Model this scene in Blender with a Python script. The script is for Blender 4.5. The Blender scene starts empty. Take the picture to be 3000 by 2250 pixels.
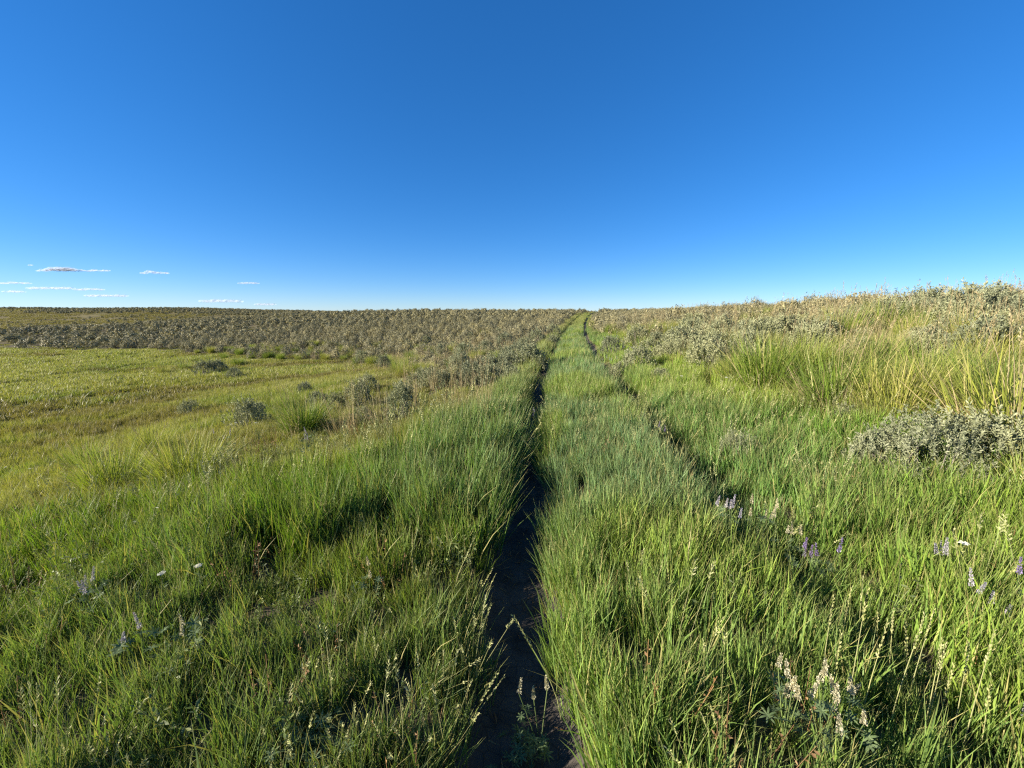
import bpy, math, random
import numpy as np
from mathutils import Vector, Matrix, Euler
R = math.radians
rng = np.random.default_rng(7)
random.seed(7)
scene = bpy.context.scene
COL = scene.collection

# ------------------------------------------------------------------ camera, world, sun, exposure
EYE = 1.62
F_PX = 1151.0                     # focal length in pixels of the 3000 px wide photograph
PITCH = math.atan((1125 - 915) / F_PX)
cam_d = bpy.data.cameras.new("camera")
cam_d.sensor_fit = 'HORIZONTAL'
cam_d.sensor_width = 36.0
cam_d.lens = 36.0 * F_PX / 3000.0
cam_d.clip_start = 0.05
cam_d.clip_end = 40000.0
cam = bpy.data.objects.new("camera", cam_d)
COL.objects.link(cam)
cam.location = (0, 0, EYE)
cam.rotation_euler = (math.pi / 2 - PITCH, 0, 0)
scene.camera = cam

SUN_EL, SUN_AZ = R(21), R(-104)    # azimuth measured from +Y (view direction) towards +X
sun_from = Vector((math.sin(SUN_AZ) * math.cos(SUN_EL), math.cos(SUN_AZ) * math.cos(SUN_EL), math.sin(SUN_EL)))
world = bpy.data.worlds.new("World")
scene.world = world
world.use_nodes = True
nt = world.node_tree
nt.nodes.clear()
sky = nt.nodes.new('ShaderNodeTexSky')
sky.sky_type = 'NISHITA'
sky.sun_disc = False
sky.sun_elevation = SUN_EL
sky.sun_rotation = SUN_AZ
sky.altitude = 2100
sky.air_density = 1.0
sky.dust_density = 0.1
sky.ozone_density = 8.0
hs = nt.nodes.new('ShaderNodeHueSaturation')
hs.inputs['Hue'].default_value = 0.508
hs.inputs['Saturation'].default_value = 1.25
hs.inputs['Value'].default_value = 1.0
bg = nt.nodes.new('ShaderNodeBackground')
bg.inputs['Strength'].default_value = 0.1
wo = nt.nodes.new('ShaderNodeOutputWorld')
gm = nt.nodes.new('ShaderNodeGamma')          # the phone camera's highlight compression of the sky
gm.inputs['Gamma'].default_value = 0.72
nt.links.new(sky.outputs[0], gm.inputs['Color'])
nt.links.new(gm.outputs[0], hs.inputs['Color'])
nt.links.new(hs.outputs[0], bg.inputs[0])
nt.links.new(bg.outputs[0], wo.inputs[0])

sun_d = bpy.data.lights.new("sun", 'SUN')
sun_d.energy = 5.0
sun_d.angle = R(0.5)
sun_d.color = (1.0, 0.91, 0.76)
sun = bpy.data.objects.new("sun", sun_d)
COL.objects.link(sun)
sun.location = (-40, -10, 30)
sun.rotation_euler = sun_from.to_track_quat('Z', 'Y').to_euler()

scene.view_settings.view_transform = 'Standard'
scene.view_settings.look = 'None'
scene.view_settings.gamma = 1.0
scene.view_settings.exposure = 1.5
scene.view_settings.use_curve_mapping = False
scene.render.engine = 'CYCLES'
scene.cycles.use_denoising = False
scene.cycles.pixel_filter_type = 'BLACKMAN_HARRIS'
scene.cycles.filter_width = 1.25
scene.cycles.sample_clamp_indirect = 4.0
scene.cycles.max_bounces = 5
scene.cycles.diffuse_bounces = 2
scene.cycles.glossy_bounces = 1
scene.cycles.transmission_bounces = 2
scene.cycles.transparent_max_bounces = 12

# ------------------------------------------------------------------ helpers
def tag(o, label=None, cat=None, group=None, kind=None):
    if label: o['label'] = label
    if cat: o['category'] = cat
    if group: o['group'] = group
    if kind: o['kind'] = kind
    return o

def mesh_np(name, V, faces, mats=(), attrs=None, smooth=False, matidx=None):
    """faces: list of (n,k) int arrays of equal k each"""
    me = bpy.data.meshes.new(name)
    V = np.asarray(V, dtype=np.float32)
    me.vertices.add(len(V))
    me.vertices.foreach_set('co', V.ravel())
    loops = np.concatenate([f.ravel() for f in faces]).astype(np.int32) if faces else np.zeros(0, np.int32)
    counts = np.concatenate([np.full(len(f), f.shape[1], np.int32) for f in faces]) if faces else np.zeros(0, np.int32)
    if len(counts):
        me.loops.add(len(loops)); me.loops.foreach_set('vertex_index', loops)
        me.polygons.add(len(counts))
        me.polygons.foreach_set('loop_start', np.concatenate([[0], np.cumsum(counts)[:-1]]).astype(np.int32))
        if smooth: me.polygons.foreach_set('use_smooth', np.ones(len(counts), bool))
        if matidx is not None: me.polygons.foreach_set('material_index', np.asarray(matidx, np.int32))
    for k, a in (attrs or {}).items():
        a = np.asarray(a)
        if a.ndim == 1:
            t = 'INT' if a.dtype.kind == 'i' else 'FLOAT'
            at_ = me.attributes.new(k, t, 'POINT'); at_.data.foreach_set('value', a.astype(np.int32 if t == 'INT' else np.float32))
        else:
            at_ = me.attributes.new(k, 'FLOAT_VECTOR', 'POINT'); at_.data.foreach_set('vector', a.astype(np.float32).ravel())
    for m in mats: me.materials.append(m)
    me.update(calc_edges=True)
    me.validate()
    return me

def obj(name, me, parent=None, link=True):
    o = bpy.data.objects.new(name, me)
    if link: COL.objects.link(o)
    if parent is not None: o.parent = parent
    return o

class MB:
    """collects vertices, quads/tris and point attributes"""
    def __init__(s): s.V = []; s.T = []; s.Q = []; s.rnd = []; s.t = []; s.tm = []; s.qm = []; s.n = 0
    def add(s, V, T=None, Q=None, rnd=0.5, t=0.5, mi=0):
        V = np.asarray(V, float).reshape(-1, 3); n = len(V)
        s.V.append(V)
        s.rnd.append(np.broadcast_to(np.asarray(rnd, float), (n,)).copy()); s.t.append(np.broadcast_to(np.asarray(t, float), (n,)).copy())
        if T is not None and len(T): T = np.asarray(T, int).reshape(-1, 3); s.T.append(T + s.n); s.tm.append(np.full(len(T), mi))
        if Q is not None and len(Q): Q = np.asarray(Q, int).reshape(-1, 4); s.Q.append(Q + s.n); s.qm.append(np.full(len(Q), mi))
        s.n += n
    def mesh(s, name, mats, smooth=False):
        F = []; mi = []
        if s.T: F.append(np.concatenate(s.T)); mi.append(np.concatenate(s.tm))
        if s.Q: F.append(np.concatenate(s.Q)); mi.append(np.concatenate(s.qm))
        return mesh_np(name, np.concatenate(s.V), F, mats, {'rnd': np.concatenate(s.rnd), 't': np.concatenate(s.t)}, smooth, np.concatenate(mi))

def sstep(a, b, x):
    t = np.clip((x - a) / (b - a), 0, 1); return t * t * (3 - 2 * t)

def vnoise(x, y, seed=0):
    """smooth value noise, 0..1"""
    x = np.asarray(x, float); y = np.asarray(y, float)
    xi = np.floor(x).astype(np.int64); yi = np.floor(y).astype(np.int64)
    fx = x - xi; fy = y - yi
    fx = fx * fx * (3 - 2 * fx); fy = fy * fy * (3 - 2 * fy)
    def h(a, b):
        n = (a * 374761393 + b * 668265263 + seed * 982451653) & 0xFFFFFFFF
        n = ((n ^ (n >> 13)) * 1274126177) & 0xFFFFFFFF
        return ((n ^ (n >> 16)) & 0xFFFF) / 65535.0
    return (h(xi, yi) * (1 - fx) + h(xi + 1, yi) * fx) * (1 - fy) + (h(xi, yi + 1) * (1 - fx) + h(xi + 1, yi + 1) * fx) * fy

def fbm(x, y, seed=0, o=3):
    s = 0; a = 1; w = 0
    for k in range(o):
        s = s + a * vnoise(x * 2**k, y * 2**k, seed + k); w += a; a *= .5
    return s / w

# ------------------------------------------------------------------ terrain
TRK_Y = np.array([-14, -6, 0, 2, 5, 9, 13.5, 18, 23, 32, 42, 52, 62, 75, 90, 130], float)
TRK_X = np.array([0.9, .88, .87, .89, 1.08, 1.5, 2.02, 2.75, 3.45, 5.0, 6.85, 8.8, 10.9, 13.8, 18.0, 31.0], float)
def xc(y):
    # smooth interpolation of the track's centre line (cubic Hermite on the table)
    y = np.asarray(y, float)
    m = np.gradient(TRK_X, TRK_Y)
    k = np.clip(np.searchsorted(TRK_Y, y) - 1, 0, len(TRK_Y) - 2)
    h = TRK_Y[k + 1] - TRK_Y[k]; t = (y - TRK_Y[k]) / h
    tc = np.clip(t, 0, 1)
    r = (2*tc**3 - 3*tc**2 + 1) * TRK_X[k] + (tc**3 - 2*tc**2 + tc) * h * m[k] + (-2*tc**3 + 3*tc**2) * TRK_X[k+1] + (tc**3 - tc**2) * h * m[k+1]
    return r + np.where(t > 1, (t - 1) * h * m[k+1], 0) + np.where(t < 0, t * h * m[k], 0)
GAUGE = 0.85                      # half the distance between the two wheel ruts

CP = np.array([
 # along the track
 (.9,-14,0),(.9,-6,0),(.9,0,0),(.95,3,0),(1.1,6,0),(2,13,-.02),(3.6,23,-.02),(6.9,42,.12),(10.9,62,.62),(13.8,75,1.05),(18,90,1.45),(30,112,1.2),(42,140,-.5),
 # left shoulder and meadow
 (-2,0,-.06),(-2,5,-.1),(-4,0,-.3),(-4,5,-.42),(-3,9,-.38),(-6.5,5,-1.0),(-7,0,-1.0),(-10,8,-1.75),(-12,0,-1.9),(-17,16,-2.2),(-25,10,-2.4),(-30,25,-2.45),(-15,28,-2.15),
 (-45,20,-2.4),(-45,34,-2.4),(-27,35,-2.35),(-8,20,-1.45),(-4.5,14,-.8),(-6,30,-1.35),(-1.5,26,-.6),(1,36,-.3),(-20,-8,-2.2),(-45,0,-2.4),(-80,25,-2.5),(-80,0,-2.4),
 # the sagebrush hill behind it
 (-58,43,-2.3),(-85,44,-2.4),(-28,38,-2.2),(-20,38,-1.8),(-14,40,-1.2),(-5,36,-.6),(-85,66,-1.75),(-75,76,-1.2),(-59,86,0.05),(-40,90,1.2),(-16,92,1.55),(0,92,1.55),(-30,62,-.2),(-50,62,-1.1),(-10,62,.45),(5,70,.9),
 # hollow and the far brown slope
 (-100,92,-3.6),(-78,105,-3.2),(-50,115,-1),(-150,95,-4.2),(-156,130,-2.9),(-110,130,-2.6),(-195,160,-.9),(-120,165,-.7),(-260,205,3.3),(-180,210,3.4),(-100,205,1.6),(-60,170,-.6),(-20,150,-.8),(-330,260,1.0),(-200,280,-1),(-60,260,-3),
 (-230,100,-4),(-150,40,-2.8),(-300,0,-3),(-150,-30,-2.6),(-60,-30,-2.4),
 # the plateau on the right
 (3.2,0,.05),(3.3,5,.08),(4.6,0,.42),(4.8,5,.47),(7,2,1.0),(7,7,1.05),(9.5,0,1.35),(10,6,1.42),(13,9,1.62),(14,0,1.5),(19,14,1.62),(25,5,1.7),(6.5,13,.6),(9,14,1.1),(13,20,1.45),(8,20,.75),(20,28,1.55),(10,30,.75),(16,42,1.15),(25,50,1.5),(32,30,1.65),
 (45,60,1.6),(30,75,1.5),(45,10,1.75),(70,40,1.6),(80,90,.8),(45,110,1.0),(90,0,1.7),(160,60,.5),(160,-20,1),(60,170,-1.5),(200,160,-2),(120,260,-4),(330,100,-2),(330,-30,-1),(330,270,-4),(14,-14,1.4),(40,-30,1.6),(0,-34,0),
 ], float)
def _tps_fit(P, lam=0.02):
    n = len(P); S = 20.0
    X = P[:, :2] / S
    d = np.linalg.norm(X[:, None] - X[None], axis=2)
    K = np.where(d > 0, d*d*np.log(d + 1e-12), 0) + lam * np.eye(n)
    A = np.zeros((n + 3, n + 3)); A[:n, :n] = K
    A[:n, n] = 1; A[:n, n+1:] = X; A[n, :n] = 1; A[n+1:, :n] = X.T
    w = np.linalg.solve(A, np.concatenate([P[:, 2], np.zeros(3)]))
    return X, w, S
_TX, _TW, _TS = _tps_fit(CP)
def base_h(x, y):
    x = np.asarray(x, float); y = np.asarray(y, float); sh = np.broadcast(x, y).shape
    p = np.stack([np.broadcast_to(x, sh).ravel(), np.broadcast_to(y, sh).ravel()], 1) / _TS
    out = np.empty(len(p))
    for i in range(0, len(p), 20000):
        q = p[i:i+20000]
        d2 = ((q[:, None] - _TX[None])**2).sum(2)
        U = 0.5 * d2 * np.log(d2 + 1e-12)
        out[i:i+20000] = U @ _TW[:-3] + _TW[-3] + q @ _TW[-2:]
    return out.reshape(sh)
def rut(u):
    d = np.abs(np.abs(u) - GAUGE)
    return np.exp(-(d / 0.25)**4)
def H(x, y):
    x = np.asarray(x, float); y = np.asarray(y, float)
    u = x - xc(y)
    h = base_h(x, y)
    r = np.hypot(x, y)
    on = 1 - sstep(1.6, 3.0, np.abs(u))
    h = h + (fbm(x / 9, y / 9, 3) - .5) * .5 * sstep(5, 40, r) * (1 - on)
    h = h + (fbm(x / 1.3, y / 1.3, 11) - .5) * .12 * (1 - on * .7)
    h = h - 0.15 * rut(u) * (1 - .35 * sstep(0, 1.2, u) ) + 0.05 * np.exp(-(u / .5)**2)
    h = h - 0.04 * rut(u) * fbm(x * 1.7, y * .8, 31)
    return h

def ray(px, py):
    """world direction through a pixel of the 3000x2250 photograph"""
    dx, dz = (px - 1500) / F_PX, (1125 - py) / F_PX
    return np.array([dx, math.cos(PITCH) + dz * math.sin(PITCH), dz * math.cos(PITCH) - math.sin(PITCH)])
_S = np.concatenate([np.arange(.8, 20, .02), np.arange(20, 330, .15)])
def at(px, py):
    """the ground point seen at a pixel"""
    d = ray(px, py)
    P = d[None] * _S[:, None] + np.array([0, 0, EYE])
    hit = np.nonzero(P[:, 2] < H(P[:, 0], P[:, 1]))[0]
    k = hit[0] if len(hit) else len(_S) - 1
    return P[k, 0], P[k, 1]
def size_at(x, y, pix):
    """height in metres of something PIX pixels tall standing at x, y"""
    return pix * (y * math.cos(PITCH) + (EYE - float(H(x, y))) * math.sin(PITCH)) / F_PX

# regions -----------------------------------------------------------
MEADOW = np.array([(-120,42),(-85,43),(-58,42),(-42,40),(-30,37),(-22,33.5),(-15,30),(-10,26),(-6.3,20),(-4.6,15),(-3.8,11),(-3.6,8),(-4.3,6.2),(-6.0,4.6),(-9,1.5),(-14,-4),(-20,-12),(-120,-12)], float)
def sdist_poly(x, y, P):
    """signed distance, negative inside"""
    x = np.asarray(x, float); y = np.asarray(y, float)
    dm = np.full(x.shape, 1e18); ins = np.zeros(x.shape, bool)
    for i in range(len(P)):
        ax, ay = P[i]; bx, by = P[(i + 1) % len(P)]
        ex, ey = bx - ax, by - ay
        t = np.clip(((x - ax) * ex + (y - ay) * ey) / (ex*ex + ey*ey), 0, 1)
        dm = np.minimum(dm, (x - ax - t*ex)**2 + (y - ay - t*ey)**2)
        c = ((ay > y) != (by > y)) & (x < (bx - ax) * (y - ay) / (by - ay + 1e-12) + ax)
        ins ^= c
    return np.sqrt(dm) * np.where(ins, -1, 1) + (fbm(x / 3.5, y / 2.5, 401) - .5) * 7 * sstep(18, 32, y)

# ------------------------------------------------------------------ materials
def newmat(name):
    m = bpy.data.materials.new(name); m.use_nodes = True
    n = m.node_tree.nodes; n.clear()
    return m, m.node_tree, n
def N(nt, t, **k):
    n = nt.nodes.new(t)
    for a, v in k.items(): setattr(n, a, v)
    return n
def ramp(nt, stops, src, interp='LINEAR'):
    r = N(nt, 'ShaderNodeValToRGB'); r.color_ramp.interpolation = interp
    e = r.color_ramp.elements
    while len(e) < len(stops): e.new(.5)
    for el, (p, c) in zip(e, stops): el.position = p; el.color = (*c, 1)
    nt.links.new(src, r.inputs[0]); return r
def mix(nt, typ, fac, a, b):
    m = N(nt, 'ShaderNodeMix', data_type='RGBA', blend_type=typ)
    for s, v in (('Factor', fac), ('A', a), ('B', b)):
        i = [q for q in m.inputs if q.name == s and q.enabled][0]
        if hasattr(v, 'links'): nt.links.new(v, i)
        elif isinstance(v, (int, float)): i.default_value = v
        else: i.default_value = (*v, 1)
    return [q for q in m.outputs if q.enabled][0]
def leaf_shader(nt, colour, transl=0.3, rough=.5, spec=.22, tcol=(1.25, 1.35, .55)):
    p = N(nt, 'ShaderNodeBsdfPrincipled'); p.inputs['Roughness'].default_value = rough
    p.inputs['Specular IOR Level'].default_value = spec
    nt.links.new(colour, p.inputs['Base Color'])
    tr = N(nt, 'ShaderNodeBsdfTranslucent')
    nt.links.new(mix(nt, 'MULTIPLY', 1.0, colour, tcol), tr.inputs['Color'])
    ms = N(nt, 'ShaderNodeMixShader'); ms.inputs[0].default_value = transl
    nt.links.new(p.outputs[0], ms.inputs[1]); nt.links.new(tr.outputs[0], ms.inputs[2])
    o = N(nt, 'ShaderNodeOutputMaterial'); nt.links.new(ms.outputs[0], o.inputs[0])

def grass_mat(name, fallback=None, dry=(.36,.29,.13), base=(.16,.15,.05), transl=.3, tip=.5, drypart=.12):
    """blade colour: the clump's own tint, varied blade by blade, pale sheath at the foot, some blades and tips cured to straw"""
    m, nt, n = newmat(name)
    if fallback is None:
        a = N(nt, 'ShaderNodeAttribute', attribute_type='INSTANCER', attribute_name='tint'); col = a.outputs['Color']
    else:
        oi = N(nt, 'ShaderNodeObjectInfo')
        r_ = ramp(nt, fallback, oi.outputs['Random']); col = r_.outputs[0]
    ar = N(nt, 'ShaderNodeAttribute', attribute_name='rnd'); at_ = N(nt, 'ShaderNodeAttribute', attribute_name='t')
    v = ramp(nt, [(0, (.62,.66,.7)), (.5, (1,1,1)), (1, (1.45,1.3,1.0))], ar.outputs['Fac'])
    c = mix(nt, 'MULTIPLY', 1.0, col, v.outputs[0])
    # dry blades
    dm = ramp(nt, [(1 - drypart - .02, (0,0,0)), (1 - drypart + .02, (1,1,1))], ar.outputs['Fac'])
    c = mix(nt, 'MIX', mix(nt, 'MULTIPLY', 1.0, dm.outputs[0], (.75,.75,.75)), c, dry)
    # cured tips
    tm = ramp(nt, [(.72, (0,0,0)), (1, (tip, tip, tip))], at_.outputs['Fac'])
    c = mix(nt, 'MIX', tm.outputs[0], c, dry)
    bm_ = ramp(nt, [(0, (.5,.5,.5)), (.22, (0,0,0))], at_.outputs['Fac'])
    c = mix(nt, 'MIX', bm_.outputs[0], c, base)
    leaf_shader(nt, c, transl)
    return m

def tone_mat(name, stops, transl=.2, rough=.6, spec=.2, objvar=.35, attr='rnd'):
    m, nt, n = newmat(name)
    ar = N(nt, 'ShaderNodeAttribute', attribute_name=attr)
    r_ = ramp(nt, stops, ar.outputs['Fac'])
    oi = N(nt, 'ShaderNodeObjectInfo')
    lo = 1 - objvar
    v = ramp(nt, [(0, (lo, lo*1.02, lo*1.08)), (.5, (1,1,1)), (1, (1+objvar, 1+objvar*.8, 1+objvar*.35))], oi.outputs['Random'])
    c = mix(nt, 'MULTIPLY', 1.0, r_.outputs[0], v.outputs[0])
    leaf_shader(nt, c, transl, rough, spec, tcol=(1.1,1.1,.8))
    return m

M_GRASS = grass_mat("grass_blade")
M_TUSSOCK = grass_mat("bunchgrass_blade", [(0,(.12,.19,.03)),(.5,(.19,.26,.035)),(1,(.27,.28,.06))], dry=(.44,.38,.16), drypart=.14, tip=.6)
M_STRAW = tone_mat("straw", [(0,(.24,.19,.09)),(1,(.42,.34,.18))], transl=.15, objvar=.1)
M_SEED = tone_mat("seed_head", [(0,(.22,.24,.08)),(1,(.42,.40,.19))], transl=.15, objvar=.1)
M_SAGE = tone_mat("sage_leaf", [(0,(.14,.155,.08)),(.5,(.245,.258,.142)),(1,(.36,.362,.215))], transl=.15, objvar=.22)
M_SAGE_FAR = tone_mat("sage_leaf_far", [(0,(.155,.15,.078)),(.5,(.26,.242,.132)),(1,(.37,.33,.19))], transl=.1, objvar=.25)
M_BARK = tone_mat("sage_bark", [(0,(.07,.055,.045)),(1,(.2,.17,.14))], transl=0, objvar=.1)
M_LUP_LEAF = tone_mat("lupine_leaf", [(0,(.08,.12,.05)),(1,(.15,.2,.09))], transl=.25, objvar=.1)
M_LUP_PURPLE = tone_mat("lupine_purple", [(0,(.12,.08,.2)),(.6,(.26,.19,.36)),(1,(.45,.4,.48))], transl=.25, objvar=.1)
M_LUP_PALE = tone_mat("lupine_pale", [(0,(.22,.2,.28)),(.5,(.4,.37,.42)),(1,(.55,.52,.46))], transl=.25, objvar=.1)
M_LUP_CREAM = tone_mat("lupine_cream", [(0,(.32,.28,.15)),(.6,(.5,.46,.3)),(1,(.62,.58,.44))], transl=.25, objvar=.1)
M_STEM = tone_mat("green_stem", [(0,(.08,.12,.04)),(1,(.16,.2,.07))], transl=.1, objvar=.1)
M_RUST = tone_mat("rusty_stem", [(0,(.13,.07,.03)),(1,(.32,.2,.09))], transl=.1, objvar=.2)
M_FLUFF = tone_mat("seed_fluff", [(0,(.5,.47,.4)),(1,(.75,.73,.68))], transl=.4, objvar=.05)
M_WHITE = tone_mat("white_floret", [(0,(.6,.58,.45)),(1,(.8,.79,.7))], transl=.2, objvar=.05)
M_YELLOW = tone_mat("yellow_floret", [(0,(.45,.36,.03)),(1,(.7,.6,.06))], transl=.2, objvar=.05)

def ground_mat():
    m, nt, n = newmat("ground_soil")
    g = N(nt, 'ShaderNodeNewGeometry')
    a = N(nt, 'ShaderNodeAttribute', attribute_name='cover')   # vector: r meadow, g sage land, b far slope
    sep = N(nt, 'ShaderNodeSeparateColor'); nt.links.new(a.outputs['Color'], sep.inputs[0])
    def noise(scale, detail=6, rough=.6):
        t = N(nt, 'ShaderNodeTexNoise'); t.inputs['Scale'].default_value = scale; t.inputs['Detail'].default_value = detail; t.inputs['Roughness'].default_value = rough
        nt.links.new(g.outputs['Position'], t.inputs['Vector']); return t
    fine = noise(9); mid = noise(.7); big = noise(.09)
    soil = ramp(nt, [(.3,(.045,.035,.024)),(.7,(.11,.085,.06))], fine.outputs[0])
    litter = ramp(nt, [(.3,(.06,.07,.022)),(.7,(.15,.14,.06))], fine.outputs[0])
    c = mix(nt, 'MIX', ramp(nt, [(.4,(0,0,0)),(.6,(1,1,1))], mid.outputs[0]).outputs[0], soil.outputs[0], litter.outputs[0])
    mead = ramp(nt, [(.3,(.075,.085,.02)),(.7,(.15,.15,.045))], mid.outputs[0])
    c = mix(nt, 'MIX', sep.outputs[0], c, mead.outputs[0])
    sagel = ramp(nt, [(.3,(.075,.065,.035)),(.7,(.16,.135,.075))], mid.outputs[0])
    c = mix(nt, 'MIX', sep.outputs[1], c, sagel.outputs[0])
    far = ramp(nt, [(.35,(.10,.082,.035)),(.55,(.15,.125,.05)),(.7,(.15,.15,.055))], big.outputs[0])
    far2 = mix(nt, 'MULTIPLY', 1.0, far.outputs[0], ramp(nt, [(.3,(.7,.7,.7)),(.7,(1.2,1.2,1.15))], mid.outputs[0]).outputs[0])
    c = mix(nt, 'MIX', sep.outputs[2], c, far2)
    p = N(nt, 'ShaderNodeBsdfPrincipled'); p.inputs['Roughness'].default_value = .95; p.inputs['Specular IOR Level'].default_value = .1
    nt.links.new(c, p.inputs['Base Color'])
    b = N(nt, 'ShaderNodeBump'); b.inputs['Strength'].default_value = .8; b.inputs['Distance'].default_value = .04
    nt.links.new(fine.outputs[0], b.inputs['Height']); nt.links.new(b.outputs[0], p.inputs['Normal'])
    o = N(nt, 'ShaderNodeOutputMaterial'); nt.links.new(p.outputs[0], o.inputs[0])
    return m
M_GROUND = ground_mat()
def rut_mat():
    m, nt, n = newmat("rut_soil")
    g = N(nt, 'ShaderNodeNewGeometry')
    t = N(nt, 'ShaderNodeTexNoise'); t.inputs['Scale'].default_value = 6; t.inputs['Detail'].default_value = 8
    v = N(nt, 'ShaderNodeTexVoronoi', feature='DISTANCE_TO_EDGE'); v.inputs['Scale'].default_value = 16
    for q in (t, v): nt.links.new(g.outputs['Position'], q.inputs['Vector'])
    c = ramp(nt, [(.3,(.04,.034,.029)),(.7,(.09,.077,.065))], t.outputs[0])
    k = ramp(nt, [(0,(.45,.45,.45)),(.06,(1,1,1))], v.outputs['Distance'])
    p = N(nt, 'ShaderNodeBsdfPrincipled'); p.inputs['Roughness'].default_value = .9; p.inputs['Specular IOR Level'].default_value = .15
    nt.links.new(mix(nt, 'MULTIPLY', .7, c.outputs[0], k.outputs[0]), p.inputs['Base Color'])
    b = N(nt, 'ShaderNodeBump'); b.inputs['Strength'].default_value = .7; b.inputs['Distance'].default_value = .02
    nt.links.new(t.outputs[0], b.inputs['Height']); nt.links.new(b.outputs[0], p.inputs['Normal'])
    o = N(nt, 'ShaderNodeOutputMaterial'); nt.links.new(p.outputs[0], o.inputs[0])
    return m
M_RUT = rut_mat()

# ------------------------------------------------------------------ ground sheet
def grid_obj(name, X, Y, Z, mats, attrs=None, smooth=True):
    ny, nx = X.shape
    V = np.stack([X, Y, Z], -1).reshape(-1, 3)
    i = np.arange(nx * ny).reshape(ny, nx)
    Q = np.stack([i[:-1, :-1], i[:-1, 1:], i[1:, 1:], i[1:, :-1]], -1).reshape(-1, 4)
    return obj(name, mesh_np(name, V, [Q], mats, attrs, smooth))
uf = np.arange(-2.4, 2.41, .06)
ext = 2.4 + .09 * (np.exp(np.linspace(0, 1, 95) * 8.2) - 1) / 1.0
ext = ext[1:]; ext = 2.4 + (ext - 2.4) * (330 / (ext[-1] - 2.4))
ext = 2.4 + 330 * (np.sinh(np.linspace(0, 1, 111)[1:] * 6.2) / math.sinh(6.2))
U = np.concatenate([-ext[::-1], uf, ext])
Yg = np.concatenate([-34 + 0 * np.arange(1), -np.geomspace(26, 2.6, 14), np.arange(-2.5, 12, .1), 12 + 268 * (np.sinh(np.linspace(0, 1, 170) * 4.2) / math.sinh(4.2))])
UU, YY = np.meshgrid(U, Yg)
XX = UU + xc(YY) * np.exp(-(UU / 120)**2)
ZZ = H(XX, YY)
def cover(x, y):
    sd = sdist_poly(x, y, MEADOW)
    mead = 1 - sstep(-1.5, 1.5, sd)
    u = x - xc(y)
    left_hill = sstep(0, 4, sd) * sstep(12, 26, y) * (u < 0)
    right = sstep(2.5, 9, u + .15 * y)
    far = sstep(90, 105, np.hypot(x + 60, y)) * sstep(-60, -90, x) * sstep(75, 100, y + .12 * (x + 80))
    track = 1 - sstep(1.3, 2.2, np.abs(u))
    return mead, np.maximum(left_hill, right) * (1 - track), np.clip(far, 0, 1)
cm, cs_, cf = cover(XX, YY)
ground = grid_obj('ground', XX, YY, ZZ, [M_GROUND], {'cover': np.stack([cm, cs_, cf], -1).reshape(-1, 3)})
tag(ground, 'rolling soil and litter ground under the grass and sagebrush', kind='structure')
# far country: one wide sheet below, reaching the horizon
a = np.linspace(0, 2*math.pi, 97)[:-1]
rr = np.array([150, 260, 420, 800, 1600, 3000, 6000, 12000], float)
zz = np.array([-9, -9, -8, -10, -14, -30, -60, -120], float)
FX = rr[:, None] * np.sin(a)[None]; FY = rr[:, None] * np.cos(a)[None]; FZ = np.repeat(zz[:, None], len(a), 1)
i = np.arange(FX.size).reshape(FX.shape)
Q = np.stack([i[:-1], np.roll(i, -1, 1)[:-1], np.roll(i, -1, 1)[1:], i[1:]], -1).reshape(-1, 4)
V = np.stack([FX, FY, FZ], -1).reshape(-1, 3)
far_plain = obj('far_plain', mesh_np('far_plain', V, [Q], [M_GROUND], {'cover': np.tile([0, 0, 1.], (len(V), 1))}, True))
tag(far_plain, 'distant open plain below the skyline', kind='structure')
# faint distant ridge on the left
th = np.linspace(R(-75), R(-34), 60)
top = 44 * np.exp(-((th - R(-60)) / R(8))**2) + 8 * (fbm(th * 14, th * 0, 5) - .3)
rows = []
for d_, f_ in ((2150, -.9), (2400, .55), (2600, 1.0), (2900, .4), (3200, -.9)):
    rows.append(np.stack([np.sin(th) * d_, np.cos(th) * d_, np.where(f_ > 0, top * f_, -25) + 0 * th], -1))
G = np.array(rows)
ridge = grid_obj('distant_ridge', G[..., 0], G[..., 1], G[..., 2], [M_GROUND], {'cover': np.tile([0, 0, 1.], (G.shape[0]*G.shape[1], 1))})
tag(ridge, 'faint low ridge on the far left skyline', kind='structure')

# wheel ruts: bare soil sheets 4 mm above the ground
for s, lab in ((-1, 'bare dark soil rut on the left of the two track'), (1, 'narrow overgrown soil rut on the right of the two track')):
    yy = np.concatenate([np.arange(-3, 14, .1), np.arange(14, 96, .5)])
    ww = np.linspace(-1, 1, 9)
    Yr, Wr = np.meshgrid(yy, ww, indexing='ij')
    half = (.25 if s < 0 else .17) + .05 * (fbm(yy / .8, yy * 0 + s, 8) - .5)
    Xr = xc(Yr) + s * GAUGE + Wr * half[:, None]
    o = grid_obj('wheel_rut', Xr, Yr, H(Xr, Yr) + .006, [M_RUT])
    tag(o, lab, kind='structure')

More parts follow.
